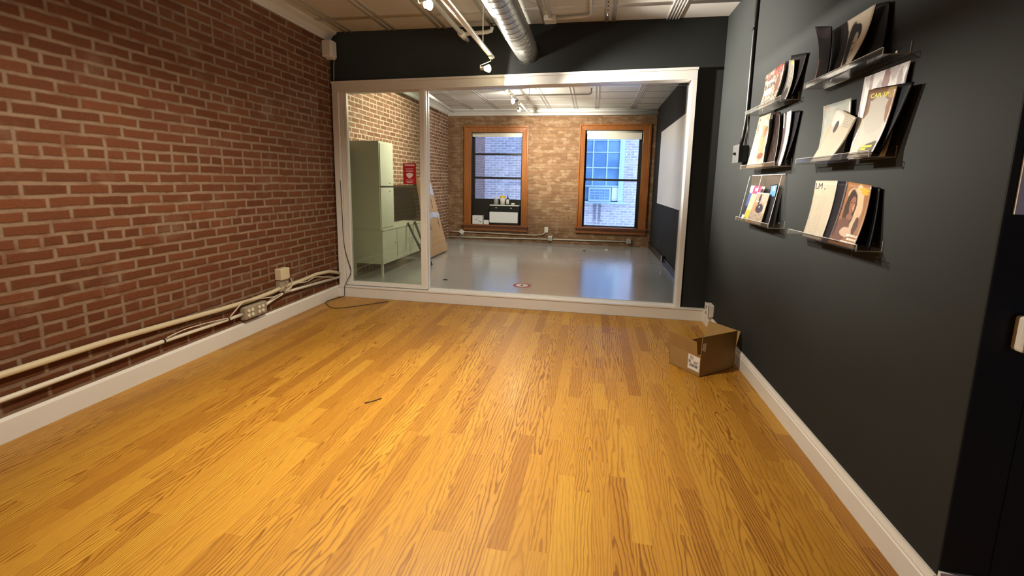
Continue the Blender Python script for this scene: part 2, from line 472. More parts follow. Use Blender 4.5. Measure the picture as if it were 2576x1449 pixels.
class MB:
    def __init__(self):
        self.v, self.f, self.mi, self.uv = [], [], [], []
        self.sm = []

    def face(self, idx, mi=0, uv=None, smooth=False):
        self.f.append(idx); self.mi.append(mi); self.uv.append(uv); self.sm.append(smooth)

    def box(self, x0, x1, y0, y1, z0, z1, mi=0):
        return self.hexa([(x0, y0, z0), (x1, y0, z0), (x1, y1, z0), (x0, y1, z0), (x0, y0, z1), (x1, y0, z1), (x1, y1, z1), (x0, y1, z1)], mi)

    def hexa(self, p, mi=0):
        b = len(self.v)
        self.v += [tuple(q) for q in p]
        for q in ((0, 3, 2, 1), (4, 5, 6, 7), (0, 1, 5, 4), (1, 2, 6, 5), (2, 3, 7, 6), (3, 0, 4, 7)):
            self.face([b + i for i in q], mi)
        return self

    def prism(self, prof, axis, a, b, mi=0, smooth=False):
        """profile [(p, q)...] swept along axis from a to b; p,q are the two other axes in order."""
        n = len(prof)
        base = len(self.v)
        for t in (a, b):
            for p, q in prof:
                self.v.append({'x': (t, p, q), 'y': (p, t, q), 'z': (p, q, t)}[axis])
        for i in range(n):
            j = (i + 1) % n
            self.face([base + i, base + j, base + n + j, base + n + i], mi, smooth=smooth)
        self.face([base + i for i in range(n)][::-1], mi)
        self.face([base + n + i for i in range(n)], mi)
        return self

    def tube(self, pts, r, n=10, mi=0, caps=True, ry=None):
        pts = [Vector(p) for p in pts]
        base = len(self.v)
        up = None
        for i, p in enumerate(pts):
            if i == 0: d = pts[1] - p
            elif i == len(pts) - 1: d = p - pts[i - 1]
            else: d = (pts[i + 1] - p).normalized() + (p - pts[i - 1]).normalized()
            d.normalize()
            if up is None:
                up = Vector((0, 0, 1)) if abs(d.z) < 0.9 else Vector((1, 0, 0))
            a = d.cross(up).normalized()
            up = a.cross(d).normalized()
            rr = r[i] if isinstance(r, (list, tuple)) else r
            for k in range(n):
                t = 2 * PI * k / n
                self.v.append(tuple(p + a * math.cos(t) * rr + up * math.sin(t) * (ry or rr)))
        m_ = len(pts)
        for i in range(m_ - 1):
            for k in range(n):
                k2 = (k + 1) % n
                self.face([base + i * n + k, base + i * n + k2, base + (i + 1) * n + k2, base + (i + 1) * n + k], mi, smooth=True)
        if caps:
            self.face([base + k for k in range(n)][::-1], mi)
            self.face([base + (m_ - 1) * n + k for k in range(n)], mi)
        return self

    def lathe(self, prof, c, d=(0, 0, 1), n=20, mi=0):
        """profile [(radius, height)...] revolved about direction d through c."""
        d = Vector(d).normalized()
        a = d.orthogonal().normalized()
        b = d.cross(a)
        c = Vector(c)
        base = len(self.v)
        for r, h in prof:
            for k in range(n):
                t = 2 * PI * k / n
                self.v.append(tuple(c + d * h + (a * math.cos(t) + b * math.sin(t)) * r))
        for i in range(len(prof) - 1):
            for k in range(n):
                k2 = (k + 1) % n
                self.face([base + i * n + k, base + i * n + k2, base + (i + 1) * n + k2, base + (i + 1) * n + k], mi, smooth=True)
        self.face([base + k for k in range(n)][::-1], mi)
        self.face([base + (len(prof) - 1) * n + k for k in range(n)], mi)
        return self

    def build(self, name, mats, parent=None, bevel=0.0, origin=None):
        me = bpy.data.meshes.new(name)
        o3 = Vector(origin) if origin else Vector((0, 0, 0))
        me.from_pydata([tuple(Vector(v) - o3) for v in self.v], [], self.f)
        if not isinstance(mats, (list, tuple)):
            mats = [mats]
        for mt in mats:
            me.materials.append(M[mt] if isinstance(mt, str) else mt)
        for p, i, s in zip(me.polygons, self.mi, self.sm):
            p.material_index = i
            p.use_smooth = s
        if any(u for u in self.uv):
            l = me.uv_layers.new(name='UVMap')
            for p, u in zip(me.polygons, self.uv):
                if u:
                    for li, q in zip(p.loop_indices, u):
                        l.data[li].uv = q
        bm = bmesh.new(); bm.from_mesh(me)
        bmesh.ops.recalc_face_normals(bm, faces=bm.faces)
        bm.to_mesh(me); bm.free()
        o = bpy.data.objects.new(name, me)
        COL.objects.link(o)
        o.location = o3
        if parent:
            o.parent = parent
            o.location = o3 - wloc(parent)
        if bevel:
            md = o.modifiers.new('edges', 'BEVEL')
            md.width = bevel
            md.segments = 2
            md.limit_method = 'ANGLE'
        return o


def tag(o, label=None, cat=None, group=None, kind=None):
    if label: o['label'] = label
    if cat: o['category'] = cat
    if group: o['group'] = group
    if kind: o['kind'] = kind
    return o


def thing(name, label, cat, loc, group=None, kind=None):
    o = bpy.data.objects.new(name, None)
    o.empty_display_size = 0.05
    COL.objects.link(o)
    o.location = loc
    return tag(o, label, cat, group, kind)


def struct(o, label=None, cat=None):
    return tag(o, label, cat, kind='structure')


def copy_tree(o, shift):
    c = o.copy()
    COL.objects.link(c)
    c.location = Vector(o.location) + Vector(shift)
    for ch in list(o.children):
        d = ch.copy(); COL.objects.link(d); d.parent = c
        for g in list(ch.children):
            e = g.copy(); COL.objects.link(e); e.parent = d
    return c


def text_mesh(body, size, extrude=0.0):
    cu = bpy.data.curves.new('lettering', 'FONT')
    cu.body = body
    cu.size = size
    cu.extrude = extrude
    cu.resolution_u = 3
    ob = bpy.data.objects.new('lettering', cu)
    COL.objects.link(ob)
    me = bpy.data.meshes.new_from_object(ob)
    bpy.data.objects.remove(ob)
    return me


# ------------------------------------------------------------------ the room's shell
XL, XR, YP, YB, H = -3.083, 1.2216, 4.826, 10.298, 3.099
YE = 1.548          # where the right wall ends and turns away
XFL, XFR = -3.53, 1.30   # far room's side walls
YP2 = YP + 0.13

# oak strip floor
mb = MB()
rows = []
rnd_uv = []
x = XL
wpl = 0.0825
while x < 3.0:
    y = -2.0 - random.random() * 0.8
    y1max = YP - 0.045 if x < XR - 0.02 else YE
    while y < y1max:
        L = random.choice((0.35, 0.5, 0.62, 0.75, 0.9, 1.1, 1.25)) * random.uniform(0.85, 1.1)
        ya, yb = max(y, -2.0), min(y + L, y1max)
        if yb - ya > 0.02:
            xa, xb = x, min(x + wpl, 3.0)
            if xa < XR < xb and ya >= YE - 0.3:
                xb = XR
            b = len(mb.v)
            mb.v += [(xa, ya, 0), (xb, ya, 0), (xb, yb, 0), (xa, yb, 0)]
            w = xb - xa
            mb.face([b, b + 1, b + 2, b + 3], 0, [(0, 0), (w, 0), (w, yb - ya), (0, yb - ya)])
            rnd_uv.append((random.random(), random.random()))
        y += L
    x += wpl
nplank = len(mb.f)
fl = mb.build('floor', 'oak')
lay = fl.data.uv_layers.new(name='rnd')
for p in fl.data.polygons:
    for li in p.loop_indices:
        lay.data[li].uv = rnd_uv[p.index]
for p in fl.data.polygons:
    if p.normal.z < 0:
        p.flip()
struct(fl, 'golden oak strip floor of the front room', 'floor')
struct(MB().box(-3.9, 3.2, -2.2, YB + 0.2, -0.12, -0.004).build('floor_slab', 'grey_floor'), 'slab under the floors', 'floor')
struct(MB().box(XFL, XFR, YP + 0.005, YB, -0.003, 0.0).build('floor_far', 'grey_floor'), 'grey painted floor of the far room', 'floor')

# walls
struct(MB().box(XL - 0.15, XL, -2.0, YP + 0.01, 0, H).build('wall_left', 'brick_l'), 'red brick wall of the front room', 'wall')
struct(MB().box(XR, XR + 0.15, YE, YP + 0.01, 0, H).build('wall_right', 'dark_paint', bevel=0.006), 'charcoal wall carrying the magazine shelves', 'wall')
struct(MB().box(XR + 0.15, 3.0, YE, YE + 0.12, 0, H).build('wall_recess', 'dark_paint'), 'dark wall turning off to the right', 'wall')
struct(MB().box(3.0, 3.1, -2.0, YE + 0.12, 0, H).build('wall_side', 'dark_paint'), 'dark side wall beside the viewer', 'wall')
mb = MB()
mb.box(XL - 0.15, 2.2, -2.1, -2.0, 0, H)
mb.box(2.95, 3.1, -2.1, -2.0, 0, H)
mb.box(2.2, 2.95, -2.1, -2.0, 0, 0.9)
mb.box(2.2, 2.95, -2.1, -2.0, 2.0, H)
struct(mb.build('wall_behind', 'dark_paint'), 'dark wall behind the viewer', 'wall')

OL, OR = -2.99, 0.925       # opening in the partition
mb = MB()
mb.box(XL, OL - 0.02, YP, YP2, 0, H)
mb.box(OR + 0.03, XR, YP, YP2, 0, H)
mb.box(OL - 0.02, OR + 0.03, YP, YP2, 2.56, H)
mb.box(XFL - 0.1, XL, YP + 0.03, YP2, 0, H)
struct(mb.build('wall_partition', 'dark_paint'), 'charcoal partition wall around the glazed opening', 'wall')

struct(MB().box(XFL - 0.15, XFL, YP, YB + 0.3, 0, H).build('wall_far_left', 'brick_far_l'), 'brick side wall of the far room', 'wall')
struct(MB().box(XFR, XFR + 0.15, YP, YB + 0.3, 0, H).build('wall_far_right', 'dark_paint'), 'charcoal side wall of the far room', 'wall')
WL = (-2.965, -1.70, 0.40, 2.60)
WR = (-0.27, 1.035, 0.43, 2.655)
mb = MB()
y0, y1 = YB, YB + 0.30
mb.box(XFL, WL[0], y0, y1, 0, H)
mb.box(WL[0], WL[1], y0, y1, 0, WL[2])
mb.box(WL[0], WL[1], y0, y1, WL[3], H)
mb.box(WL[1], WR[0], y0, y1, 0, H)
mb.box(WR[0], WR[1], y0, y1, 0, WR[2])
mb.box(WR[0], WR[1], y0, y1, WR[3], H)
mb.box(WR[1], XFR, y0, y1, 0, H)
struct(mb.build('wall_back', 'brick_far_b'), 'tan brick window wall of the far room', 'wall')

# pressed-tin ceilings: slab, double ribs along the room, single seams across


def rib(mb, x, ya, yb, w=0.018, h=0.014, axis='y', zc=H):
    prof = [(x - w, zc + 0.001)] + [(x - w * math.cos(a_ * PI / 8), zc - h * math.sin(a_ * PI / 8)) for a_ in range(9)] + [(x + w, zc + 0.001)]
    mb.prism(prof, axis, ya, yb, smooth=True)


mb = MB()
mb.box(XL - 0.15, 3.1, -2.1, YP2 - 0.06, H, H + 0.1)
for xr in (-2.84, -2.31, -1.72, -1.13, -0.55, 0.08, 0.70):
    for dx in (-0.055, -0.028, 0.0, 0.028, 0.055) if xr > 0.5 else (-0.035, 0.035):
        rib(mb, xr + dx, -2.0, YP, 0.012 if xr > 0.5 else 0.022, 0.012 if xr > 0.5 else 0.009)
for ys in (4.44, 3.22, 2.0):
    rib(mb, ys, XL, XR, 0.04, 0.007, 'x')
struct(mb.build('ceiling', 'tin'), 'pressed tin ceiling of the front room', 'ceiling')
# cove moulding along the brick wall
prof = [(XL, H), (XL + 0.10, H), (XL + 0.095, H - 0.02), (XL + 0.05, H - 0.045), (XL + 0.02, H - 0.085), (XL + 0.012, H - 0.105), (XL, H - 0.105)]
struct(MB().prism(prof, 'y', -2.0, YP).build('trim_cove', 'tin'), 'painted cove moulding over the brick wall', 'trim')

mb = MB()
mb.box(XFL - 0.15, XFR + 0.15, YP2 - 0.06, YB + 0.3, H, H + 0.1)
for xr in (-2.9, -2.28, -1.68, -1.08, -0.49, -0.03, 0.75):
    for dx in ((-0.045, -0.015, 0.015, 0.045) if xr > 0.5 else (-0.03, 0.03)):
        rib(mb, xr + dx, YP2, YB, 0.013, 0.011)
for ys in (5.3, 5.92, 6.53, 7.15, 7.77, 8.39, 9.0, 9.62):
    rib(mb, ys, XFL, XFR, 0.012, 0.006, 'x')
struct(mb.build('ceiling_far', 'tin'), 'pressed tin ceiling of the far room', 'ceiling')
prof = [(YB, H), (YB - 0.16, H), (YB - 0.15, H - 0.02), (YB - 0.08, H - 0.05), (YB - 0.03, H - 0.10), (YB - 0.02, H - 0.125), (YB, H - 0.125)]
struct(MB().prism(prof, 'x', XFL, XFR).build('trim_cornice', 'tin'), 'white cornice over the window wall', 'trim')
prof = [(XFL, H), (XFL + 0.13, H), (XFL + 0.06, H - 0.04), (XFL + 0.02, H - 0.10), (XFL, H - 0.10)]
struct(MB().prism(prof, 'y', YP2, YB - 0.16).build('trim_side_cove', 'tin'), 'white cove over the far brick side wall', 'trim')

# baseboards
HB = 0.136
prof = [(XL, 0), (XL + 0.018, 0), (XL + 0.018, HB - 0.016), (XL + 0.012, HB - 0.006), (XL + 0.006, HB), (XL, HB)]
struct(MB().prism(prof, 'y', -2.0, YP - 0.04).build('baseboard_left', 'trimw'), 'white baseboard under the brick wall', 'baseboard')
prof = [(XR, 0), (XR - 0.018, 0), (XR - 0.018, HB - 0.042), (XR - 0.014, HB - 0.038), (XR - 0.014, HB - 0.032), (XR - 0.018, HB - 0.026),
        (XR - 0.012, HB - 0.010), (XR - 0.010, HB), (XR, HB)]
struct(MB().prism(prof, 'y', YE, YP - 0.04).build('baseboard_right', 'trimw'), 'white moulded baseboard under the charcoal wall', 'baseboard')
prof = [(YE, 0), (YE - 0.018, 0), (YE - 0.018, HB - 0.02), (YE - 0.01, HB + 0.02), (YE, HB + 0.02)]
struct(MB().prism(prof, 'x', XR + 0.001, 3.0).build('baseboard_recess', 'trimw'), 'white baseboard of the wall turning right', 'baseboard')
# base and sill of the partition
mb = MB()
prof = [(YP, 0), (YP - 0.04, 0), (YP - 0.04, HB - 0.02), (YP - 0.05, HB - 0.014), (YP - 0.05, HB), (YP, HB)]
mb.prism(prof, 'x', XL, XR)
struct(mb.build('baseboard_partition', 'trimw'), 'white base with a ledge under the glazed opening', 'baseboard')
mb = MB()
mb.box(OL, OR, YP + 0.001, YP2 + 0.02, 0.0, HB - 0.004)
for yy in (YP + 0.05, YP + 0.085):
    mb.box(OL, OR, yy, yy + 0.008, HB - 0.004, HB + 0.006)
struct(mb.build('trim_sill', 'trimw'), 'white sill track under the sliding panels', 'trim')

# white frame round the opening; its head rises slightly to the right
ym, yf = YP - 0.028, YP2 + 0.01
zo = lambda x: 2.546 + (x + 3.06) * 0.0168
zi = lambda x: zo(x) - 0.108
mb = MB()
a, b = -3.06, 0.972
mb.hexa([(a, ym, zi(a)), (b, ym, zi(b)), (b, yf, zi(b)), (a, yf, zi(a)), (a, ym, zo(a)), (b, ym, zo(b)), (b, yf, zo(b)), (a, yf, zo(a))])
mb.hexa([(a - 0.004, ym - 0.014, zo(a) - 0.02), (b + 0.004, ym - 0.014, zo(b) - 0.02), (b + 0.004, YP, zo(b) - 0.02), (a - 0.004, YP, zo(a) - 0.02),
         (a - 0.004, ym - 0.014, zo(a) + 0.006), (b + 0.004, ym - 0.014, zo(b) + 0.006), (b + 0.004, YP, zo(b) + 0.006), (a - 0.004, YP, zo(a) + 0.006)])
struct(mb.build('trim_head', 'trimw', bevel=0.003), 'white head casing over the glazed opening', 'trim')
mb = MB()
mb.box(OR - 0.005, 0.972, ym, yf, HB, zi(0.95))
struct(mb.build('trim_jamb_right', 'trimw', bevel=0.003), 'white right jamb of the glazed opening', 'trim')
mb = MB()
mb.box(-3.06, -2.985, ym, yf, HB, zi(-3.0))
struct(mb.build('trim_jamb_left', 'trimw', bevel=0.003), 'white left jamb of the glazed opening', 'trim')

# sliding glass panel (left) and fixed pane (right)
d1 = thing('door_1', 'white framed sliding glass panel at the left of the opening', 'door', (-2.45, YP + 0.03, HB), kind='structure')
dz0, dz1 = HB + 0.006, 2.455
mb = MB()
mb.box(-2.98, -2.90, YP + 0.004, YP + 0.048, dz0, dz1)
mb.box(-1.995, -1.935, YP - 0.012, YP + 0.048, dz0 + 0.002, dz1 + 0.012)
mb.box(-1.940, -1.922, YP + 0.004, YP + 0.046, dz0 + 0.002, dz1 + 0.012)
mb.box(-2.90, -1.995, YP + 0.004, YP + 0.048, dz0, dz0 + 0.05)
mb.box(-2.90, -1.995, YP + 0.004, YP + 0.048, dz1 - 0.02, dz1)
mb.build('door_frame', 'trimw', d1, bevel=0.004)
MB().box(-2.90, -1.995, YP + 0.022, YP + 0.030, dz0 + 0.05, dz1 - 0.02).build('pane', 'pane_l', d1)
mb = MB()
for xx in (-2.945, -2.925, -2.912):
    mb.box(xx - 0.003, xx + 0.003, YP - 0.002, YP + 0.006, dz0 + 0.02, dz1 - 0.02)
mb.build('highlight_strip', 'trimw', d1)  # white strips added in place of the highlights on the left stile
d2 = thing('window_3', 'clear fixed pane filling the right of the opening', 'window', (-0.5, YP + 0.09, HB), kind='structure')
MB().box(-1.92, OR - 0.005, YP + 0.086, YP + 0.094, HB + 0.004, 2.47).build('pane', 'pane_r', d2)
mb = MB()
mb.box(-1.955, -1.92, YP + 0.07, YP + 0.11, HB + 0.004, 2.465)
mb.build('pane_stile', 'trimw', d2, bevel=0.003)

# ------------------------------------------------------------------ far windows


def window(idx, op, outer, rails, label, panel=None):
    ox0, ox1, oz0, oz1 = op
    cx0, cx1, cz1 = outer
    w = thing('window_%d' % idx, label, 'window', ((ox0 + ox1) / 2, YB, oz0), kind='structure')
    mb = MB()

    def strip(x0, x1, z0, z1, ax):
        # moulded casing: outer bead, flat, inner bead
        if ax == 'z':
            prof = lambda s0, s1: [(s0, YB - 0.001), (s0, YB - 0.045), (s0 + (s1 - s0) * 0.22, YB - 0.045), (s0 + (s1 - s0) * 0.3, YB - 0.028), (s1, YB - 0.02), (s1, YB - 0.001)]
            mb.prism(prof(x0, x1), 'z', z0, z1)
    strip(cx0, ox0 + 0.012, oz0 - 0.01, cz1, 'z')
    strip(cx1, ox1 - 0.012, oz0 - 0.01, cz1, 'z')
    pr = [(YB - 0.001, cz1), (YB - 0.047, cz1), (YB - 0.047, cz1 - 0.03), (YB - 0.028, cz1 - 0.045), (YB - 0.021, oz1 - 0.012), (YB - 0.001, oz1 - 0.012)]
    mb.prism(pr, 'x', cx0 + 0.001, cx1 - 0.001)
    mb.build('casing', 'wood', w, bevel=0.002)
    mb = MB()
    mb.box(ox0, ox0 + 0.02, YB + 0.001, YB + 0.29, oz0, oz1)
    mb.box(ox1 - 0.02, ox1, YB + 0.001, YB + 0.29, oz0, oz1)
    mb.box(ox0 + 0.02, ox1 - 0.02, YB + 0.001, YB + 0.29, oz1 - 0.02, oz1)
    mb.build('jamb', 'sash', w)
    mb = MB()
    mb.box(cx0 - 0.03, cx1 + 0.03, YB - 0.10, YB + 0.12, oz0 - 0.035, oz0 + 0.002)
    mb.build('sill', 'woodx', w, bevel=0.006)
    mb = MB()
    mb.prism([(YB - 0.001, oz0 - 0.036), (YB - 0.05, oz0 - 0.036), (YB - 0.035, oz0 - 0.10), (YB - 0.045, oz0 - 0.145), (YB - 0.001, oz0 - 0.145)], 'x', cx0 - 0.005, cx1 + 0.005)
    mb.build('apron', 'woodx', w, bevel=0.002)
    gx0, gx1, gz0, gz1 = rails['glass']
    ys = YB + 0.12
    mb = MB()
    mb.box(ox0 + 0.02, gx0, ys, ys + 0.05, oz0, oz1 - 0.02)
    mb.box(gx1, ox1 - 0.02, ys, ys + 0.05, oz0, oz1 - 0.02)
    mb.box(gx0, gx1, ys, ys + 0.05, oz0, gz0)
    mb.box(gx0, gx1, ys, ys + 0.05, gz1, oz1 - 0.02)
    for z, h in rails['bars']:
        mb.box(gx0, gx1, ys, ys + 0.045, z - h / 2, z + h / 2)
    mb.build('sash', 'sash', w, bevel=0.003)
    mb = MB()
    zz = [gz0] + [z for z, h in sorted(rails['bars'])] + [gz1]
    mb.box(gx0, gx1, ys + 0.02, ys + 0.026, gz0, gz1)
    mb.build('pane', 'glass', w)
    return w


window(1, WL, (-3.13, -1.565, 2.738), {'glass': (-2.895, -1.755, 1.015, 2.56), 'bars': [(2.09, 0.045), (1.525, 0.05)]},
       'wooden window at the left with a black panel in its lower part')
window(2, WR, (-0.392, 1.195, 2.772), {'glass': (-0.215, 0.955, 0.455, 2.61), 'bars': [(1.53, 0.05)]},
       'wooden window at the right facing a sash window with an air conditioner')
for nm, x0, x1, z0, z1, zb, lab in (('roller_blind', -2.95, -1.715, 2.512, 2.585, 2.500, 'white roller blind rolled right up in the left window'),
                                    ('roller_blind', -0.235, 1.015, 2.560, 2.640, 2.455, 'white roller blind hanging a little way down in the right window')):
    t = thing(nm, lab, 'blind', ((x0 + x1) / 2, YB + 0.06, z1), group='roller blinds of the far windows')
    MB().tube([(x0, YB + 0.06, (z0 + z1) / 2), (x1, YB + 0.06, (z0 + z1) / 2)], (z1 - z0) / 2, 16).build('roller', 'blind', t)
    MB().box(x0 + 0.02, x1 - 0.02, YB + 0.024, YB + 0.028, zb, z0 + 0.03).build('fabric', 'blind', t)
    MB().box(x0 + 0.02, x1 - 0.02, YB + 0.018, YB + 0.034, zb - 0.014, zb).build('hem_bar', 'blind', t)
    for xx in (x0 + 0.004, x1 - 0.004):
        MB().box(xx - 0.006, xx + 0.006, YB + 0.02, YB + 0.10, z0 - 0.01, z1 + 0.012).build('bracket', 'black', t)

# things on the left window's sill
t = thing('air_conditioner', 'white and black room air conditioner in the lower left window', 'air conditioner', (-2.07, YB + 0.02, 0.40))
MB().box(-2.46, -1.745, YB - 0.06, YB + 0.115, 0.402, 0.86).build('cabinet', 'black', t, bevel=0.006)
MB().box(-2.475, -1.78, YB - 0.075, YB - 0.062, 0.455, 0.715).build('front_panel', 'board', t, bevel=0.006)
for xx in (-2.31, -1.95):
    MB().box(xx - 0.022, xx + 0.022, YB - 0.072, YB - 0.061, 0.805, 0.822).build('handle', 'whitep', t, bevel=0.002)
tag(MB().box(-2.47, -1.765, YB - 0.085, YB + 0.115, 0.862, 0.884).build('shelf_board', 'whitep', bevel=0.003), 'thin white board lying on the air conditioner', 'shelf')
ZT = 0.884
t = thing('glass_jar', 'pale frosted glass jar leftmost on the white board', 'jar', (-2.33, YB, ZT))
MB().lathe([(0.055, 0), (0.058, 0.02), (0.058, 0.12), (0.05, 0.14)], (-2.33, YB, ZT)).build('body', 'jar', t)
MB().lathe([(0.035, 0.05), (0.046, 0.16), (0.04, 0.19)], (-2.33, YB, ZT + 0.003)).build('tissue', 'paper', t)
t = thing('brush_cup', 'white cup holding a yellow brush on the white board', 'cup', (-2.17, YB, ZT))
MB().lathe([(0.05, 0), (0.07, 0.17), (0.065, 0.17), (0.047, 0.01)], (-2.17, YB, ZT)).build('cup', 'whitep', t)
MB().lathe([(0.03, 0.02), (0.075, 0.19), (0.06, 0.21)], (-2.17, YB, ZT + 0.012)).build('bristles', 'yellow', t)
t = thing('pump_bottle', 'dark pump bottle with a white label on the white board', 'bottle', (-2.045, YB, ZT))
MB().lathe([(0.034, 0), (0.036, 0.01), (0.036, 0.15), (0.014, 0.18), (0.014, 0.20), (0.006, 0.205), (0.006, 0.235)], (-2.045, YB, ZT)).build('body', 'black', t)
MB().lathe([(0.0375, 0.02), (0.0375, 0.135)], (-2.045, YB, ZT)).build('label_band', 'paper', t)
MB().box(-2.053, -2.037, YB - 0.05, YB + 0.01, ZT + 0.232, ZT + 0.244).build('spout', 'black', t)
tag(MB().lathe([(0.04, 0), (0.046, 0.05), (0.042, 0.05), (0.036, 0.008)], (-1.915, YB, ZT)).build('small_cup', 'whitep'), 'small white cup rightmost on the white board', 'cup')
t = thing('carton', 'white printed carton standing at the left end of the sill', 'box', (-2.78, YB - 0.01, 0.402))
MB().box(-2.905, -2.655, YB - 0.06, YB + 0.08, 0.402, 0.612).build('body', 'paper', t, bevel=0.003)
mb = MB()
for (xa, xb, za, zb) in ((-2.83, -2.79, 0.51, 0.525), (-2.72, -2.69, 0.455, 0.475), (-2.80, -2.74, 0.56, 0.566), (-2.76, -2.73, 0.49, 0.50)):
    mb.box(xa, xb, YB - 0.0618, YB - 0.0605, za, zb)
mb.build('print', 'ink', t)
tag(MB().box(-2.63, -2.50, YB - 0.02, YB + 0.06, 0.402, 0.50).build('small_carton', 'board', bevel=0.004), 'small pale carton beside the air conditioner', 'box')

# ------------------------------------------------------------------ outside: shaft and the building opposite
YO = YB + 3.0
SX = -3.38
t = thing('neighbour_building', 'pale brick building across the shaft with a sash window', 'building', (0.7, YO, -2.5))
NX0, NX1, NZ0, NZ1 = -0.92, 0.745, 0.905, 3.0
mb = MB()
mb.box(SX, NX0, YO, YO + 0.3, -2.5, 5.5)
mb.box(NX1 + 0.09, 5.5, YO, YO + 0.3, -2.5, 5.5)
mb.box(NX0, NX1 + 0.09, YO, YO + 0.3, -2.5, NZ0)
mb.box(NX0, NX1 + 0.09, YO, YO + 0.3, NZ1, 5.5)
mb.build('brick_wall', 'brick_out', t)
wf = MB()
wf.box(NX0, NX0 + 0.07, YO + 0.03, YO + 0.10, NZ0, NZ1)
wf.box(NX1 - 0.055, NX1 + 0.09, YO - 0.01, YO + 0.10, NZ0, NZ1)
wf.box(NX0, NX1, YO + 0.03, YO + 0.10, NZ1 - 0.06, NZ1)
wf.box(NX0 - 0.03, NX1 + 0.20, YO - 0.06, YO + 0.08, NZ0 - 0.06, NZ0)
for xx in (-0.485, -0.075, 0.335):
    wf.box(xx - 0.018, xx + 0.018, YO + 0.04, YO + 0.08, 1.34, NZ1)
for zz, h in ((2.70, 0.02), (2.355, 0.02), (1.905, 0.03), (1.365, 0.045)):
    wf.box(NX0, NX1, YO + 0.035, YO + 0.085, zz - h / 2, zz + h / 2)
wfo = wf.build('window_frame', 'mint', t)
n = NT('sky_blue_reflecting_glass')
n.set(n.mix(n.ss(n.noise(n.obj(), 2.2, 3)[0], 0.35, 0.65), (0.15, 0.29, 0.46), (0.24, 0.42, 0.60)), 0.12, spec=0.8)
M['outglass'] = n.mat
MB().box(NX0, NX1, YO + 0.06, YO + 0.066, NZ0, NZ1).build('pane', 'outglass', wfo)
mb = MB().box(0.515, 0.70, YO + 0.045, YO + 0.055, 0.93, 1.33)
mb.build('filler_panel', 'board', wfo)
ac = thing('window_air_conditioner', 'pale window air conditioner with a grid grille across the shaft', 'air conditioner', (0.15, YO - 0.1, 0.92))
MB().box(-0.17, 0.48, YO - 0.16, YO + 0.04, 0.915, 1.32).build('casing', 'mint', ac, bevel=0.01)
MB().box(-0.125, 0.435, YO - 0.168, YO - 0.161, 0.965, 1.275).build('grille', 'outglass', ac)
mb = MB()
for i in range(5):
    mb.box(-0.125 + i * 0.14 - 0.005, -0.125 + i * 0.14 + 0.005, YO - 0.176, YO - 0.169, 0.965, 1.275)
for i in range(5):
    zz = 0.965 + i * 0.0775
    mb.box(-0.125, 0.435, YO - 0.176, YO - 0.169, zz - 0.006, zz + 0.006)
mb.build('grille_bars', 'mint', ac)
t = thing('shaft_wall', 'shade-darkened brick side wall of the shaft beyond the left window', 'wall', (SX, YB + 1.6, -2.5), kind='structure')
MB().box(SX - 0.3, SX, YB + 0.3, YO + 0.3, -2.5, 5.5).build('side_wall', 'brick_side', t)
struct(MB().box(SX - 0.3, 5.5, YB + 0.3, YO + 0.3, -2.6, -2.5).build('ground', 'concrete'), 'ground of the shaft', 'ground')

# ------------------------------------------------------------------ left wall services
XW = XL
pts = [(XW + 0.028, -2.0, 0.395), (XW + 0.028, 0.9, 0.39), (XW + 0.028, 1.66, 0.381), (XW + 0.028, 2.2, 0.376), (XW + 0.028, 2.6, 0.357), (XW + 0.028, 3.05, 0.335),
       (XW + 0.028, 3.4, 0.324), (XW + 0.03, 3.66, 0.335), (XW + 0.035, 3.80, 0.352), (XW + 0.035, 4.05, 0.352), (XW + 0.03, 4.34, 0.369), (XW + 0.03, 4.58, 0.352), (XW + 0.03, 4.68, 0.325), (XW + 0.03, 4.79, 0.288)]
tag(MB().tube(pts, 0.020, 12).build('cable_pipe', 'bundle'), 'thick cream pipe running along the brick wall above the conduit', 'pipe')
pts = [(XW + 0.03, -2.0, 0.252), (XW + 0.03, 1.64, 0.247), (XW + 0.03, 2.53, 0.243), (XW + 0.03, 3.14, 0.226), (XW + 0.03, 3.27, 0.226)]
t = thing('electrical_conduit', 'thin white conduit along the brick wall to the left of the outlet box', 'conduit', (XW + 0.03, 2.5, 0.24))
MB().tube(pts, 0.015, 12).build('tube', 'conduit', t)
for yy, zz in ((2.55, 0.243), (3.12, 0.2265)):
    MB().tube([(XW + 0.03, yy - 0.006, zz), (XW + 0.03, yy + 0.006, zz)], 0.018, 12).build('cable_tie', 'black', t)
pts = [(XW + 0.03, 3.545, 0.232), (XW + 0.03, 3.66, 0.262), (XW + 0.03, 3.82, 0.289), (XW + 0.03, 4.79, 0.241)]
t = thing('electrical_conduit', 'thin white conduit from the outlet box to the corner of the brick wall', 'conduit', (XW + 0.03, 4.1, 0.26))
MB().tube(pts, 0.0155, 12).build('tube', 'conduit', t)
MB().tube([(XW + 0.03, 3.79, 0.284), (XW + 0.03, 3.803, 0.286)], 0.0185, 12).build('cable_tie', 'black', t)
# quad outlet box
t = thing('outlet_box', 'painted outlet box with eight round sockets low on the brick wall', 'outlet', (XW + 0.03, 3.4, 0.25))
mb = MB()
mb.hexa([(XW, 3.275, 0.165), (XW + 0.06, 3.285, 0.168), (XW + 0.06, 3.545, 0.168), (XW, 3.545, 0.165),
         (XW, 3.275, 0.288), (XW + 0.06, 3.285, 0.285), (XW + 0.06, 3.545, 0.285), (XW, 3.545, 0.288)])
mb.build('body', 'boxgrey', t, bevel=0.012)
for yy in (3.318, 3.363, 3.445, 3.490):
    for zz in (0.204, 0.247):
        MB().lathe([(0.0165, 0), (0.0165, 0.005), (0.013, 0.008)], (XW + 0.06, yy, zz), (1, 0, 0), 14).build('socket', 'socket', t)
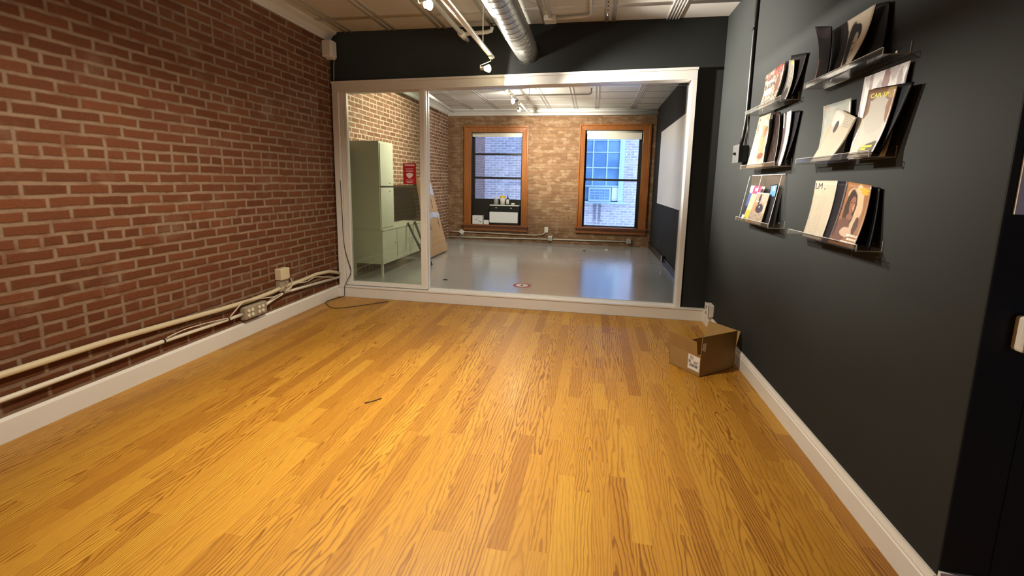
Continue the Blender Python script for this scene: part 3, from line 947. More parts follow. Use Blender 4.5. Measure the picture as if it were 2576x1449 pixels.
# wall outlet with a plug-in adapter
t = thing('wall_outlet', 'painted double wall outlet under the cream adapter on the brick wall', 'outlet', (XW + 0.02, 3.8, 0.37))
MB().box(XW, XW + 0.052, 3.745, 3.865, 0.312, 0.428).build('box', 'boxgrey', t, bevel=0.004)
for zz in (0.392, 0.345):
    r_ = MB().lathe([(0.019, 0), (0.019, 0.003)], (XW + 0.052, 3.81, zz), (1, 0, 0), 14).build('receptacle', 'boxgrey', t)
    mb = MB()
    for dy in (-0.008, 0.008):
        mb.box(XW + 0.0552, XW + 0.0564, 3.81 + dy - 0.002, 3.81 + dy + 0.002, zz - 0.005, zz + 0.009)
    mb.build('slot', 'black', r_)
tag(MB().box(XW + 0.002, XW + 0.075, 3.735, 3.86, 0.432, 0.545).build('plug_in_adapter', 'cream', bevel=0.006), 'cream plug-in adapter over the outlet on the brick wall', 'adapter')


def arc(pts, r, name, mat, label, cat, n=7, parent=None, group=None):
    # Catmull-Rom through pts
    P = [Vector(p) for p in pts]
    out = []
    for i in range(len(P) - 1):
        p0, p1, p2, p3 = P[max(i - 1, 0)], P[i], P[i + 1], P[min(i + 2, len(P) - 1)]
        for k in range(6):
            s = k / 6
            out.append(0.5 * ((2 * p1) + (p2 - p0) * s + (2 * p0 - 5 * p1 + 4 * p2 - p3) * s * s + (3 * p1 - p0 - 3 * p2 + p3) * s ** 3))
    out.append(P[-1])
    o = MB().tube(out, r, n).build(name, mat, parent)
    if label: tag(o, label, cat, group)
    return o


xx = XW + 0.05
arc([(xx, 3.12, 0.247), (xx + 0.012, 3.18, 0.30), (xx + 0.016, 3.27, 0.345), (xx + 0.016, 3.40, 0.336), (xx + 0.012, 3.62, 0.297), (xx, 3.74, 0.298)], 0.005, 'loose_wire', 'wire',
    'white wire looping over the eight-socket box', 'wire')
arc([(xx, 3.80, 0.303), (xx + 0.01, 3.95, 0.35), (xx + 0.018, 4.12, 0.335), (xx + 0.018, 4.26, 0.353), (xx + 0.003, 4.45, 0.315), (xx, 4.66, 0.268)], 0.005, 'loose_wire', 'wire',
    'white wire sagging between the two pipes near the corner', 'wire')
arc([(xx + 0.01, 3.80, 0.312), (xx + 0.03, 3.85, 0.33), (xx + 0.03, 3.88, 0.37), (xx + 0.02, 3.875, 0.43)], 0.005, 'loose_wire', 'wire',
    'short white wire dropping from the cream adapter', 'wire')
arc([(xx, 2.56, 0.268), (xx + 0.006, 2.7, 0.283), (xx + 0.006, 2.9, 0.272), (xx, 3.1, 0.247)], 0.0045, 'loose_wire', 'wire',
    'white wire along the conduit left of the outlet box', 'wire')

# detector in the corner
t = thing('wall_speaker', 'small white speaker box high in the brick corner', 'speaker', (XW + 0.06, 4.73, 2.88))
MB().box(XW + 0.001, XW + 0.125, 4.66, 4.78, 2.79, 2.975).build('body', 'white', t, bevel=0.018)
MB().box(XW + 0.03, XW + 0.115, 4.70, 4.76, 2.775, 2.79).build('mount', 'white', t, bevel=0.004)
arc([(XW + 0.07, 4.80, 2.79), (XW + 0.05, 4.812, 2.6), (XW + 0.045, 4.815, 1.9), (XW + 0.05, 4.815, 0.93), (XW + 0.035, 4.80, 0.875)], 0.004, 'hanging_cable', 'wire',
    'thin white cable hanging down the corner from the speaker box', 'cable')
# dark cord by the glass panel
arc([(-2.99, YP - 0.032, 1.42), (-2.982, YP - 0.034, 1.06), (-2.974, YP - 0.034, 0.67), (-2.93, YP - 0.04, 0.48), (-2.885, YP - 0.048, 0.33), (-2.93, YP - 0.056, 0.22), (-2.972, YP - 0.058, 0.13),
     (-2.985, YP - 0.055, 0.012), (-3.02, 4.68, 0.008), (-3.052, 4.56, 0.008), (-3.02, 4.45, 0.008), (-2.83, 4.29, 0.008), (-2.68, 4.36, 0.008), (-2.53, 4.50, 0.008), (-2.36, 4.68, 0.008)], 0.0042, 'power_cord', 'brown_cord',
    'dark cord hanging down the frame and curling on the oak floor', 'cord')
tag(MB().tube([(-1.413, 2.441, 0.003), (-1.375, 2.47, 0.004), (-1.335, 2.522, 0.003)], 0.003, 6).build('twist_tie', 'brown_cord'), 'short dark twist tie lying on the oak floor', 'tie')

# ------------------------------------------------------------------ ceiling services of the front room
# spiral duct
cx, cz, r0, pitch = -0.776, 2.826, 0.121, 0.112
mb = MB()
ya, yb = -1.0, YP - 0.001
NA, per = 48, 16
NY = int((yb - ya) / pitch * per)
for i in range(NY + 1):
    y = ya + (yb - ya) * i / NY
    for k in range(NA):
        th = 2 * PI * k / NA
        ph = ((y / pitch) - k / NA) % 1.0
        d = min(ph, 1 - ph)
        r = r0 + (-0.0045 if d < 0.035 else (0.0015 if d < 0.10 else 0.0))
        mb.v.append((cx + r * math.cos(th), y, cz + r * math.sin(th)))
for i in range(NY):
    for k in range(NA):
        k2 = (k + 1) % NA
        mb.face([i * NA + k, i * NA + k2, (i + 1) * NA + k2, (i + 1) * NA + k], smooth=True)
t = thing('spiral_duct', 'galvanised spiral air duct running into the charcoal partition', 'duct', (cx, 4.0, cz))
mb.build('pipe', 'galv', t)
MB().tube([(cx, YP - 0.03, cz), (cx, YP - 0.001, cz)], r0 + 0.010, 48, caps=False).build('end_collar', 'galv', t)
for yy in (2.2, 4.1):
    mb = MB()
    mb.tube([(cx, yy - 0.01, cz), (cx, yy + 0.01, cz)], r0 + 0.0065, 40, caps=False)
    mb.box(cx - 0.004, cx + 0.004, yy - 0.01, yy + 0.01, cz + r0, H)
    mb.build('hanger_strap', 'galv', t)

# lighting track (twin rail) and heads
TX, TZ = -1.098, 2.715
t = thing('lighting_track', 'white twin-rail lighting track hung from the front ceiling', 'track', (TX, 3.0, TZ))
MB().box(TX - 0.018, TX + 0.018, -1.5, 4.62, TZ - 0.008, TZ + 0.012).build('rail', 'white', t, bevel=0.003)
MB().tube([(TX - 0.05, -1.5, TZ + 0.03), (TX - 0.05, 4.50, TZ + 0.03), (TX - 0.03, 4.56, TZ + 0.01)], 0.011, 10).build('feed_tube', 'conduit', t)
for yy in (0.5, 2.4, 4.2):
    MB().tube([(TX, yy, TZ + 0.012), (TX, yy, H)], 0.006, 8).build('hanger_rod', 'white', t)


def lamp(loc, aim, label, anchor, group, nm='track_light'):
    """adapter on the track, wire arm, small socket and a glowing reflector bulb"""
    L = Vector(loc)
    d = (Vector(aim) - L).normalized()
    t = thing(nm, label, 'light', loc, group)
    a = Vector(anchor)
    MB().box(a.x - 0.017, a.x + 0.017, a.y - 0.035, a.y + 0.035, a.z - 0.025, a.z).build('adapter', 'white', t, bevel=0.004)
    back = L - d * 0.055
    side = d.cross(Vector((0, 0, 1))).normalized() * 0.05
    o = MB()
    o.tube([a + Vector((0, 0, -0.02)), a + Vector((0, 0, -0.05)), back + side * 0.9 + Vector((0, 0, 0.02)), back + side * 0.9, back], 0.005, 8)
    o.build('arm', 'whitep', t)
    MB().lathe([(0.016, -0.075), (0.020, -0.07), (0.020, -0.035), (0.026, -0.02)], L, d, 16).build('socket', 'whitep', t)
    MB().lathe([(0.020, -0.019), (0.036, 0.012), (0.038, 0.022), (0.030, 0.031), (0.012, 0.036)], L, d, 20).build('bulb', 'bulb', t)
    return t


G1 = 'bare spot bulbs on the front track'
lamp(LAMP_A, AIM_A, 'glowing bare spot bulb over the middle of the oak floor', (-1.30, 3.43, H), G1)
lamp(LAMP_B, FACE_B, 'glowing bare spot bulb at the partition end of the track', (TX, 4.52, TZ - 0.008), G1)

# sprinkler pipework
t = thing('sprinkler_pipe', 'white sprinkler pipe beside the lighting track ending near the partition', 'pipe', (-1.43, 3.5, 2.95))
MB().tube([(-1.43, -2.0, 2.955), (-1.43, 4.81, 2.955)], 0.024, 14).build('main', 'white', t)
MB().tube([(-1.43, 4.56, 2.955), (-1.43, 4.72, 2.955)], 0.034, 14).build('tee_fitting', 'white', t)
mb = MB()
mb.tube([(-1.43, 4.64, 2.965), (-1.17, 4.64, 2.975), (-1.125, 4.64, 2.985), (-1.115, 4.64, 3.02)], 0.020, 12)
mb.build('branch', 'white', t)
mb = MB()
mb.lathe([(0.012, 0), (0.008, 0.03), (0.022, 0.034), (0.022, 0.038)], (-1.115, 4.64, 3.02), (0, 0, 1), 14)
mb.build('sprinkler_head', 'blackm', t)
# conduit and junction box right of the duct
t = thing('ceiling_conduit', 'white painted conduit loop with a junction box right of the duct', 'conduit', (-0.5, 4.6, 3.07))
MB().tube([(-0.475, 2.5, 3.072), (-0.515, 4.60, 3.072)], 0.014, 10).build('straight_run', 'white', t)
MB().box(-0.575, -0.455, 4.58, 4.70, 3.045, H).build('junction_box', 'white', t, bevel=0.006)
mb = MB()
pts = [(-0.455, 4.63, 3.072), (-0.20, 4.60, 3.072)]
for i in range(1, 8):
    an = i / 7 * PI / 2
    pts.append((-0.20 + 0.09 * math.sin(an), 4.60 - 0.09 * (1 - math.cos(an)), 3.072))
pts.append((-0.105, 2.5, 3.072))
MB().tube(pts, 0.014, 10).build('bent_run', 'white', t)
tag(MB().box(0.035, 0.06, 4.18, 4.31, 2.985, 2.989).build('x_tmp', 'white'), '', '')
bpy.data.objects.remove(bpy.data.objects['x_tmp'])
t = thing('hanger_strap', 'perforated white metal strap hanging from the ceiling right of the duct', 'strap', (0.05, 4.15, 3.0))
MB().box(0.033, 0.063, 4.150, 4.153, 2.93, H).build('strip', 'white', t)
for i in range(4):
    MB().lathe([(0.006, 0), (0.006, 0.001)], (0.048, 4.1498, 2.955 + i * 0.035), (0, -1, 0), 10).build('hole', 'black', t)
MB().lathe([(0.006, 0), (0.006, 0.02)], (0.048, 4.151, 2.912), (0, 0, 1), 8).build('bolt', 'steel', t)

# ------------------------------------------------------------------ right wall: conduit, switch, outlets
t = thing('wall_conduit', 'black cable conduit dropping from the ceiling to the switch box', 'conduit', (XR - 0.015, 3.95, 2.5))
MB().tube([(XR - 0.016, 3.945, H), (XR - 0.016, 3.955, 2.7), (XR - 0.016, 3.945, 2.06), (XR - 0.018, 3.95, 1.97), (XR - 0.022, 3.975, 1.86), (XR - 0.03, 3.99, 1.78)], 0.014, 12).build('tube', 'black', t)
MB().tube([(XR - 0.012, 3.93, 2.02), (XR - 0.010, 3.915, 1.9), (XR - 0.012, 3.915, 1.78)], 0.005, 8).build('thin_cable', 'brown_cord', t)
MB().box(XR - 0.034, XR, 3.94, 3.972, 2.685, 2.705).build('clip', 'black', t, bevel=0.003)
t = thing('switch_box', 'black switch box with a toggle at the end of the black conduit', 'switch', (XR - 0.04, 3.95, 1.71))
MB().box(XR - 0.072, XR, 3.875, 4.02, 1.645, 1.78).build('box', 'black', t, bevel=0.005)
pl = MB().box(XR - 0.077, XR - 0.0725, 3.868, 4.027, 1.638, 1.787).build('cover_plate', M['grey_plate'], t, bevel=0.002)
MB().box(XR - 0.096, XR - 0.0775, 3.94, 3.955, 1.705, 1.725).build('toggle', 'black', pl)
t = thing('corner_outlet', 'white outlet box low on the charcoal wall in the far corner', 'outlet', (XR - 0.03, 4.5, 0.2))
MB().box(XR - 0.055, XR, 4.44, 4.56, 0.15, 0.272).build('box', 'whitep', t, bevel=0.005)
pl = MB().box(XR - 0.060, XR - 0.0555, 4.434, 4.566, 0.144, 0.278).build('cover_plate', 'whitep', t, bevel=0.002)
for zz in (0.182, 0.24):
    MB().box(XR - 0.0618, XR - 0.0602, 4.48, 4.52, zz - 0.017, zz + 0.017).build('receptacle', 'boxgrey', pl, bevel=0.001)
t = thing('recess_outlet', 'white outlet box on the dark wall at the right edge', 'outlet', (1.36, YE - 0.02, 1.02))
MB().box(1.30, 1.42, YE - 0.045, YE, 0.962, 1.075).build('box', 'whitep', t, bevel=0.01)
tag(MB().box(1.245, 1.80, YE - 0.008, YE - 0.001, 1.382, 2.0).build('wall_poster', 'paper'), 'pale poster on the dark wall at the right edge', 'poster')

# ------------------------------------------------------------------ acrylic ledges and magazines


def ledge(y0, y1, z, label):
    t = thing('acrylic_shelf', label, 'shelf', (XR, (y0 + y1) / 2, z), group='clear acrylic magazine ledges')
    xf = XR - 0.102
    th = 0.004
    MB().box(xf, XR - 0.0005, y0, y1, z - th, z).build('base', 'acryl', t)
    MB().box(XR - 0.0045, XR - 0.0005, y0, y1, z, z + 0.046).build('back_flange', 'acryl', t)
    MB().box(xf, xf + th, y0, y1, z, z + 0.024).build('front_lip', 'acryl', t)
    mb = MB()
    e = 0.0015
    for yy in (y0, y1 - e):
        s = -e if yy == y0 else e
        mb.box(xf, XR - 0.0005, yy + s, yy + e + s, z - th, z)
        mb.box(xf, xf + th, yy + s, yy + e + s, z, z + 0.024)
        mb.box(XR - 0.0045, XR - 0.0005, yy + s, yy + e + s, z, z + 0.046)
    mb.box(xf - e, xf + th, y0, y1, z + 0.024, z + 0.0255)
    mb.build('polished_edge', 'edge', t)
    for yy in (y0 + 0.08, y1 - 0.08):
        MB().lathe([(0.007, 0), (0.007, 0.002), (0.004, 0.004)], (XR - 0.0045, yy, z + 0.026), (-1, 0, 0), 12).build('screw', 'steel', t)
    return t


LY = (3.05, 3.71)
RY = (2.07, 2.745)
ZS = (1.990, 1.583, 1.185)
ledge(*RY, ZS[0], 'top clear acrylic ledge of the right column')
ledge(*LY, ZS[0], 'top clear acrylic ledge of the left column')
ledge(*RY, ZS[1], 'middle clear acrylic ledge of the right column')
ledge(*LY, ZS[1], 'middle clear acrylic ledge of the left column')
ledge(*RY, ZS[2], 'bottom clear acrylic ledge of the right column')
ledge(*LY, ZS[2], 'bottom clear acrylic ledge of the left column under the brochure holder')


def sheet_fn(c, sag, curl):
    """c: TL, TR, BL, BR (x, y, z). s to the viewer's right, t upward."""
    TL, TR, BL, BR = [Vector(q) for q in c]

    def P(s, t):
        p = BL.lerp(BR, s).lerp(TL.lerp(TR, s), t)
        p.x += sag * math.sin(PI * t)
        for (cs, ct, amt, sh) in curl:
            k = max(0.0, 1 - math.hypot((s - cs) / sh, (t - ct) / sh)) ** 2
            p.x += amt * k
        return p
    return P


def magazine(name, c, zs, mat, label, th=0.006, sag=0.010, curl=(), pages='pages', title=None, title_mat='ink', lean_y=None, cat='magazine'):
    c = [list(q) for q in c]
    for q in c[2:]:
        q[2] = zs + 0.0015 + max(0, 0)
    P = sheet_fn(c, sag, curl)
    ns, nt = 12, 14
    loc = (P(0.5, 0) + Vector((th, 0, 0)))
    t = thing(name, label, cat, loc, group='magazines on the acrylic ledges')
    mb = MB()
    for j in range(nt + 1):
        for i in range(ns + 1):
            mb.v.append(tuple(P(i / ns, j / nt)))
    N = (ns + 1) * (nt + 1)
    for j in range(nt + 1):
        for i in range(ns + 1):
            p = P(i / ns, j / nt)
            mb.v.append((p.x + 0.0006, p.y, p.z))
    ix = lambda i, j, o=0: o + j * (ns + 1) + i
    for j in range(nt):
        for i in range(ns):
            uv = [(i / ns, j / nt), ((i + 1) / ns, j / nt), ((i + 1) / ns, (j + 1) / nt), (i / ns, (j + 1) / nt)]
            mb.face([ix(i, j), ix(i + 1, j), ix(i + 1, j + 1), ix(i, j + 1)], 0, uv, True)
            mb.face([ix(i, j, N), ix(i, j + 1, N), ix(i + 1, j + 1, N), ix(i + 1, j, N)], 0, [uv[0], uv[3], uv[2], uv[1]], True)
    rim = [(i, 0) for i in range(ns)] + [(ns, j) for j in range(nt)] + [(i, nt) for i in range(ns, 0, -1)] + [(0, j) for j in range(nt, 0, -1)]
    for a, b in zip(rim, rim[1:] + rim[:1]):
        mb.face([ix(*a), ix(*b), ix(*b, N), ix(*a, N)], 0, [(a[0] / ns, a[1] / nt), (b[0] / ns, b[1] / nt)] * 2)
    mb.build('cover', mat, t, origin=loc)
    # page block just behind the cover
    mb = MB()
    for o_ in (0.0008, th):
        for j in range(nt + 1):
            for i in range(ns + 1):
                p = P(0.012 + i / ns * 0.976, j / nt * 0.988)
                mb.v.append((p.x + o_, p.y, p.z))
    for j in range(nt):
        for i in range(ns):
            mb.face([ix(i, j), ix(i + 1, j), ix(i + 1, j + 1), ix(i, j + 1)], 0, None, True)
            mb.face([ix(i, j, N), ix(i, j + 1, N), ix(i + 1, j + 1, N), ix(i + 1, j, N)], 0, None, True)
    for a, b in zip(rim, rim[1:] + rim[:1]):
        mb.face([ix(*a), ix(*b), ix(*b, N), ix(*a, N)], 0)
    mb.build('page_block', pages, t, origin=loc)
    if title:
        body, s0, t0, s1, size = title
        me = text_mesh(body, 1.0)
        xs = [v.co.x for v in me.vertices]; ys = [v.co.y for v in me.vertices]
        wx = max(xs) - min(xs)
        for v in me.vertices:
            s = s0 + (v.co.x - min(xs)) / wx * (s1 - s0)
            tt = t0 + (v.co.y - min(ys)) / (max(ys) - min(ys)) * size
            p = P(s, tt)
            v.co = (p.x - 0.0009 - loc.x, p.y - loc.y, p.z - loc.z)
        me.materials.append(M[title_mat])
        o = bpy.data.objects.new('title_lettering', me)
        COL.objects.link(o)
        o.parent = t
    return t


DK = (0.018, 0.010, 0.010)
cv = {}
cv['A1'] = shapes_mat('cover_plum', (0.010, 0.006, 0.008), [('e', 0.5, 0.95, 0.6, 0.16, (0.028, 0.021, 0.025)), ('r', 0.0, 0, 0.08, 0.45, (0.22, 0.13, 0.10))], rough=0.65, coat=0.0, spec=0.08)
cv['A2'] = shapes_mat('cover_portrait_cream', (0.46, 0.41, 0.33), [('r', 0, 0, 0.40, 1, (0.005, 0.002, 0.0015)), ('e', 0.18, 0.86, 0.2, 0.12, (0.016, 0.010, 0.007)), ('e', 0.36, 0.45, 0.12, 0.6, (0.005, 0.002, 0.0015)), ('r', 0.455, 0, 0.475, 0.8, (0.16, 0.12, 0.09)), ('e', 0.60, 0.50, 0.13, 0.40, (0.007, 0.004, 0.004)), ('e', 0.68, 0.66, 0.14, 0.18, (0.010, 0.007, 0.006)),
                      ('e', 0.70, 0.46, 0.075, 0.24, (0.34, 0.28, 0.23)), ('e', 0.69, 0.40, 0.03, 0.02, (0.12, 0.07, 0.06)), ('e', 0.67, 0.52, 0.03, 0.014, (0.06, 0.04, 0.035)), ('e', 0.62, 0.04, 0.25, 0.14, (0.18, 0.11, 0.08))], warp=0.012, rough=0.55, coat=0.0, spec=0.12)
cv['dark'] = shapes_mat('cover_dark', (0.006, 0.004, 0.004), [('n', 5.0, 0.62, (0.016, 0.010, 0.009))], rough=0.5, coat=0.0, spec=0.06)
cv['black'] = shapes_mat('cover_black', (0.004, 0.004, 0.006), [('n', 4.0, 0.66, (0.010, 0.010, 0.012))], rough=0.45, coat=0.0, spec=0.08)
cv['B1'] = shapes_mat('cover_pink_yellow', (0.72, 0.62, 0.48), [('r', 0, 0.80, 1, 1, (0.75, 0.52, 0.42)), ('e', 0.75, 0.90, 0.3, 0.12, (0.62, 0.12, 0.09)), ('e', 0.25, 0.84, 0.2, 0.07, (0.60, 0.16, 0.12)), ('n', 9.0, 0.53, (0.12, 0.07, 0.06)), ('n', 16.0, 0.55, (0.10, 0.08, 0.08)), ('n', 7.0, 0.60, (0.75, 0.50, 0.12)),
                      ('e', 0.3, 0.45, 0.25, 0.1, (0.80, 0.74, 0.66)), ('e', 0.3, 0.70, 0.2, 0.06, (0.80, 0.76, 0.68)), ('e', 0.78, 0.55, 0.12, 0.25, (0.35, 0.12, 0.05)), ('t', 0.05, 0.05, 0.6, 0.2, 3, (0.30, 0.2, 0.15)), ('t', 0.05, 0.52, 0.5, 0.68, 2, (0.1, 0.07, 0.06))], warp=0.03, k=0.42)
cv['B2'] = shapes_mat('cover_grey_face', (0.34, 0.31, 0.26), [('r', 0, 0, 0.40, 1, (0.018, 0.010, 0.012)), ('e', 0.82, 0.93, 0.14, 0.05, (0.75, 0.60, 0.08)), ('e', 0.75, 0.55, 0.22, 0.20, (0.45, 0.41, 0.35)), ('e', 0.62, 0.16, 0.22, 0.18, (0.04, 0.03, 0.028)), ('e', 0.92, 0.3, 0.1, 0.3, (0.42, 0.37, 0.30)), ('w', 0.45, 0.3, 0.95, 0.75, 9, (0.10, 0.08, 0.06))], k=0.6)
cv['C1'] = shapes_mat('cover_cream_orange', (0.74, 0.64, 0.46), [('n', 6.0, 0.55, (0.50, 0.36, 0.22)), ('n', 12.0, 0.60, (0.30, 0.20, 0.13)), ('e', 0.66, 0.45, 0.22, 0.36, (0.68, 0.34, 0.17)), ('e', 0.75, 0.66, 0.16, 0.09, (0.72, 0.20, 0.12)), ('e', 0.72, 0.22, 0.20, 0.06, (0.28, 0.10, 0.05)), ('e', 0.2, 0.35, 0.28, 0.14, (0.78, 0.75, 0.68)), ('e', 0.85, 0.72, 0.16, 0.05, (0.30, 0.17, 0.04)),
                      ('t', 0.04, 0.66, 0.2, 0.95, 6, (0.2, 0.15, 0.1)), ('w', 0.05, 0.3, 0.6, 0.7, 8, (0.45, 0.40, 0.36))], warp=0.03, k=0.38)
cv['C2'] = shapes_mat('cover_brown_dark', (0.010, 0.005, 0.004), [('w', 0, 0, 1, 1, 3, (0.03, 0.016, 0.011))], coat=0.0, spec=0.1)
cv['C3'] = shapes_mat('cover_white_strip', (0.72, 0.68, 0.60), [('r', 0.0, 0.0, 0.45, 1, (0.05, 0.03, 0.028)), ('n', 8.0, 0.62, (0.38, 0.22, 0.13)), ('r', 0.05, 0.72, 0.16, 1.0, (0.78, 0.74, 0.66))], k=0.6)
cv['D1'] = shapes_mat('cover_pale_watercolour', (0.50, 0.53, 0.48), [('n', 4.0, 0.52, (0.62, 0.60, 0.50)), ('n', 3.2, 0.60, (0.38, 0.45, 0.45)), ('e', 0.35, 0.45, 0.25, 0.18, (0.66, 0.55, 0.35)), ('r', 0.08, 0.78, 0.13, 0.99, (0.55, 0.30, 0.25)), ('r', 0.2, 0.86, 0.24, 0.99, (0.62, 0.40, 0.36))], warp=0.05, k=0.42)
cv['D2'] = shapes_mat('cover_cream_booklet', (0.58, 0.50, 0.38), [('e', 0.25, 0.84, 0.30, 0.16, (0.76, 0.73, 0.66)), ('e', 0.33, 0.70, 0.09, 0.12, (0.035, 0.025, 0.03)), ('t', 0.55, 0.72, 0.95, 0.95, 5, (0.38, 0.33, 0.26))], warp=0.01, k=0.48)
cv['D3'] = shapes_mat('cover_silver', (0.74, 0.72, 0.72), [('w', 0.0, 0.5, 1, 1, 2, (0.30, 0.24, 0.25)), ('e', 0.55, 0.86, 0.08, 0.16, (0.30, 0.20, 0.20)), ('e', 0.2, 0.90, 0.05, 0.10, (0.35, 0.30, 0.30)), ('e', 0.85, 0.85, 0.05, 0.14, (0.45, 0.40, 0.40))], warp=0.04, rough=0.18, k=0.8)
cv['D4'] = shapes_mat('cover_fur_coat', (0.58, 0.54, 0.46), [('r', 0, 0.83, 1, 1, (0.20, 0.10, 0.05)), ('e', 0.5, 0.62, 0.40, 0.28, (0.52, 0.48, 0.42)), ('e', 1.0, 0.72, 0.22, 0.24, (0.26, 0.12, 0.06)), ('e', 0.05, 0.74, 0.13, 0.16, (0.20, 0.11, 0.06)), ('e', 0.95, 0.10, 0.6, 0.13, (0.10, 0.08, 0.05)), ('e', 0.9, 0.94, 0.2, 0.1, (0.42, 0.26, 0.10)),
                      ('r', 0.40, 0.145, 0.82, 0.175, (0.80, 0.66, 0.05)), ('r', 0.40, 0.105, 0.62, 0.135, (0.80, 0.66, 0.05)), ('t', 0.45, 0.02, 0.95, 0.085, 3, (0.35, 0.32, 0.28))], warp=0.03, k=0.55)
cv['E1'] = shapes_mat('cover_blue', (0.05, 0.09, 0.24), [('e', 0.5, 0.9, 0.6, 0.12, (0.42, 0.50, 0.52)), ('r', 0, 0.18, 1, 0.42, (0.015, 0.014, 0.03)), ('r', 0, 0, 1, 0.16, (0.66, 0.62, 0.62)), ('n', 6.0, 0.6, (0.10, 0.16, 0.42))], k=0.6)
cv['E2'] = shapes_mat('cover_pink_yellow_strip', (0.66, 0.60, 0.36), [('r', 0, 0.78, 0.72, 1, (0.78, 0.06, 0.20)), ('e', 0.3, 0.9, 0.14, 0.05, (0.80, 0.50, 0.52)), ('e', 0.85, 0.85, 0.16, 0.1, (0.03, 0.02, 0.03)), ('e', 0.3, 0.2, 0.3, 0.14, (0.62, 0.50, 0.05)), ('n', 8.0, 0.6, (0.55, 0.50, 0.30)), ('r', 0.0, 0.0, 0.3, 0.1, (0.10, 0.08, 0.03))], k=0.45)
cv['E3'] = shapes_mat('cover_sepia_steps', (0.42, 0.33, 0.24), [('e', 0.55, 0.5, 0.27, 0.15, (0.025, 0.022, 0.045)), ('e', 0.38, 0.80, 0.08, 0.20, (0.03, 0.025, 0.05)), ('e', 0.2, 0.52, 0.10, 0.16, (0.60, 0.24, 0.10)), ('r', 0, 0.965, 1, 1, (0.80, 0.76, 0.68)), ('e', 0.75, 0.82, 0.2, 0.13, (0.50, 0.42, 0.33)), ('w', 0, 0, 1, 0.32, 6, (0.22, 0.15, 0.10)),
                      ('t', 0.84, 0.35, 0.97, 0.68, 6, (0.75, 0.68, 0.55)), ('r', 0.1, 0.70, 0.36, 0.73, (0.75, 0.70, 0.60)), ('e', 0.52, 0.55, 0.04, 0.03, (0.6, 0.55, 0.48)), ('e', 0.2, 0.05, 0.2, 0.06, (0.5, 0.22, 0.10))], warp=0.02, k=0.45)
cv['E4'] = shapes_mat('cover_black_blue_top', (0.006, 0.006, 0.010), [('r', 0.1, 0.72, 1, 0.98, (0.09, 0.26, 0.52)), ('e', 0.6, 0.9, 0.2, 0.06, (0.45, 0.62, 0.75))], k=0.6)
cv['E5'] = shapes_mat('cover_dark_brown', (0.022, 0.013, 0.014), [('r', 0.25, 0.05, 0.7, 0.22, (0.22, 0.19, 0.11)), ('e', 0.4, 0.82, 0.12, 0.06, (0.6, 0.5, 0.5))])
cv['F1'] = shapes_mat('cover_cream_waves', (0.60, 0.52, 0.39), [('w', 0.04, 0.02, 0.62, 0.74, 34, (0.36, 0.30, 0.22)), ('w', 0.04, 0.0, 1.0, 0.08, 30, (0.32, 0.26, 0.2))], warp=0.01, k=0.52)
cv['F2'] = shapes_mat('cover_dark_curl', (0.010, 0.007, 0.008), [('r', 0.0, 0, 0.35, 1, (0.004, 0.004, 0.008)), ('r', 0.82, 0, 1, 1, (0.08, 0.065, 0.07))], coat=0.0, spec=0.1)
cv['F3'] = shapes_mat('cover_brown_woman', (0.19, 0.082, 0.028), [('e', 0.56, 0.62, 0.26, 0.36, (0.36, 0.26, 0.16)), ('e', 0.34, 0.82, 0.22, 0.10, (0.34, 0.24, 0.14)), ('e', 0.34, 0.58, 0.24, 0.32, (0.022, 0.008, 0.005)), ('e', 0.40, 0.65, 0.115, 0.14, (0.17, 0.068, 0.036)), ('e', 0.47, 0.61, 0.045, 0.05, (0.30, 0.14, 0.08)), ('e', 0.35, 0.685, 0.035, 0.010, (0.02, 0.008, 0.005)),
                      ('e', 0.47, 0.685, 0.03, 0.010, (0.02, 0.008, 0.005)), ('e', 0.42, 0.57, 0.04, 0.010, (0.13, 0.03, 0.022)), ('e', 0.40, 0.46, 0.13, 0.06, (0.15, 0.06, 0.032)), ('e', 0.64, 0.50, 0.10, 0.12, (0.36, 0.25, 0.16)), ('e', 0.26, 0.24, 0.30, 0.20, (0.085, 0.032, 0.018)), ('e', 0.48, 0.22, 0.24, 0.08, (0.36, 0.25, 0.18)), ('e', 0.74, 0.34, 0.09, 0.14, (0.05, 0.018, 0.012)),
                      ('e', 0.76, 0.91, 0.20, 0.030, (0.45, 0.22, 0.015)), ('e', 0.80, 0.86, 0.16, 0.025, (0.45, 0.22, 0.015)), ('t', 0.55, 0.15, 0.95, 0.20, 1, (0.60, 0.54, 0.48)), ('t', 0.62, 0.095, 0.95, 0.14, 1, (0.60, 0.54, 0.48)), ('t', 0.42, 0.03, 0.95, 0.085, 1, (0.60, 0.54, 0.48))], warp=0.03)

Z0, Z1, Z2 = ZS
magazine('magazine', [(1.205, 2.338, 2.272), (1.205, 2.225, 2.243), (1.178, 2.39, 2), (1.178, 2.19, 2)], Z0, cv['dark'], 'thin dark magazine behind the cream portrait cover on the top right ledge', pages='pages_d', th=0.005, sag=0.006)
magazine('magazine', [(1.172, 2.63, 2.252), (1.172, 2.259, 2.248), (1.142, 2.545, 2), (1.142, 2.352, 2)], Z0, cv['A2'], 'cream cover with a dark-haired portrait on the top right ledge', pages='pages_d', sag=0.012, curl=[(1, 0.1, -0.012, 0.7)])
magazine('magazine', [(1.145, 2.642, 2.283), (1.132, 2.545, 2.252), (1.130, 2.672, 2), (1.130, 2.535, 2)], Z0, cv['A1'], 'dark plum magazine curling forward at the left of the top right ledge', pages='pages_d', th=0.005, sag=0.008, curl=[(0, 1, -0.048, 0.8)])
magazine('magazine', [(1.208, 3.195, 2.287), (1.208, 2.97, 2.242), (1.172, 3.25, 2), (1.172, 3.052, 2)], Z0, cv['dark'], 'dark magazine rearmost on the top left ledge', pages='pages_d')
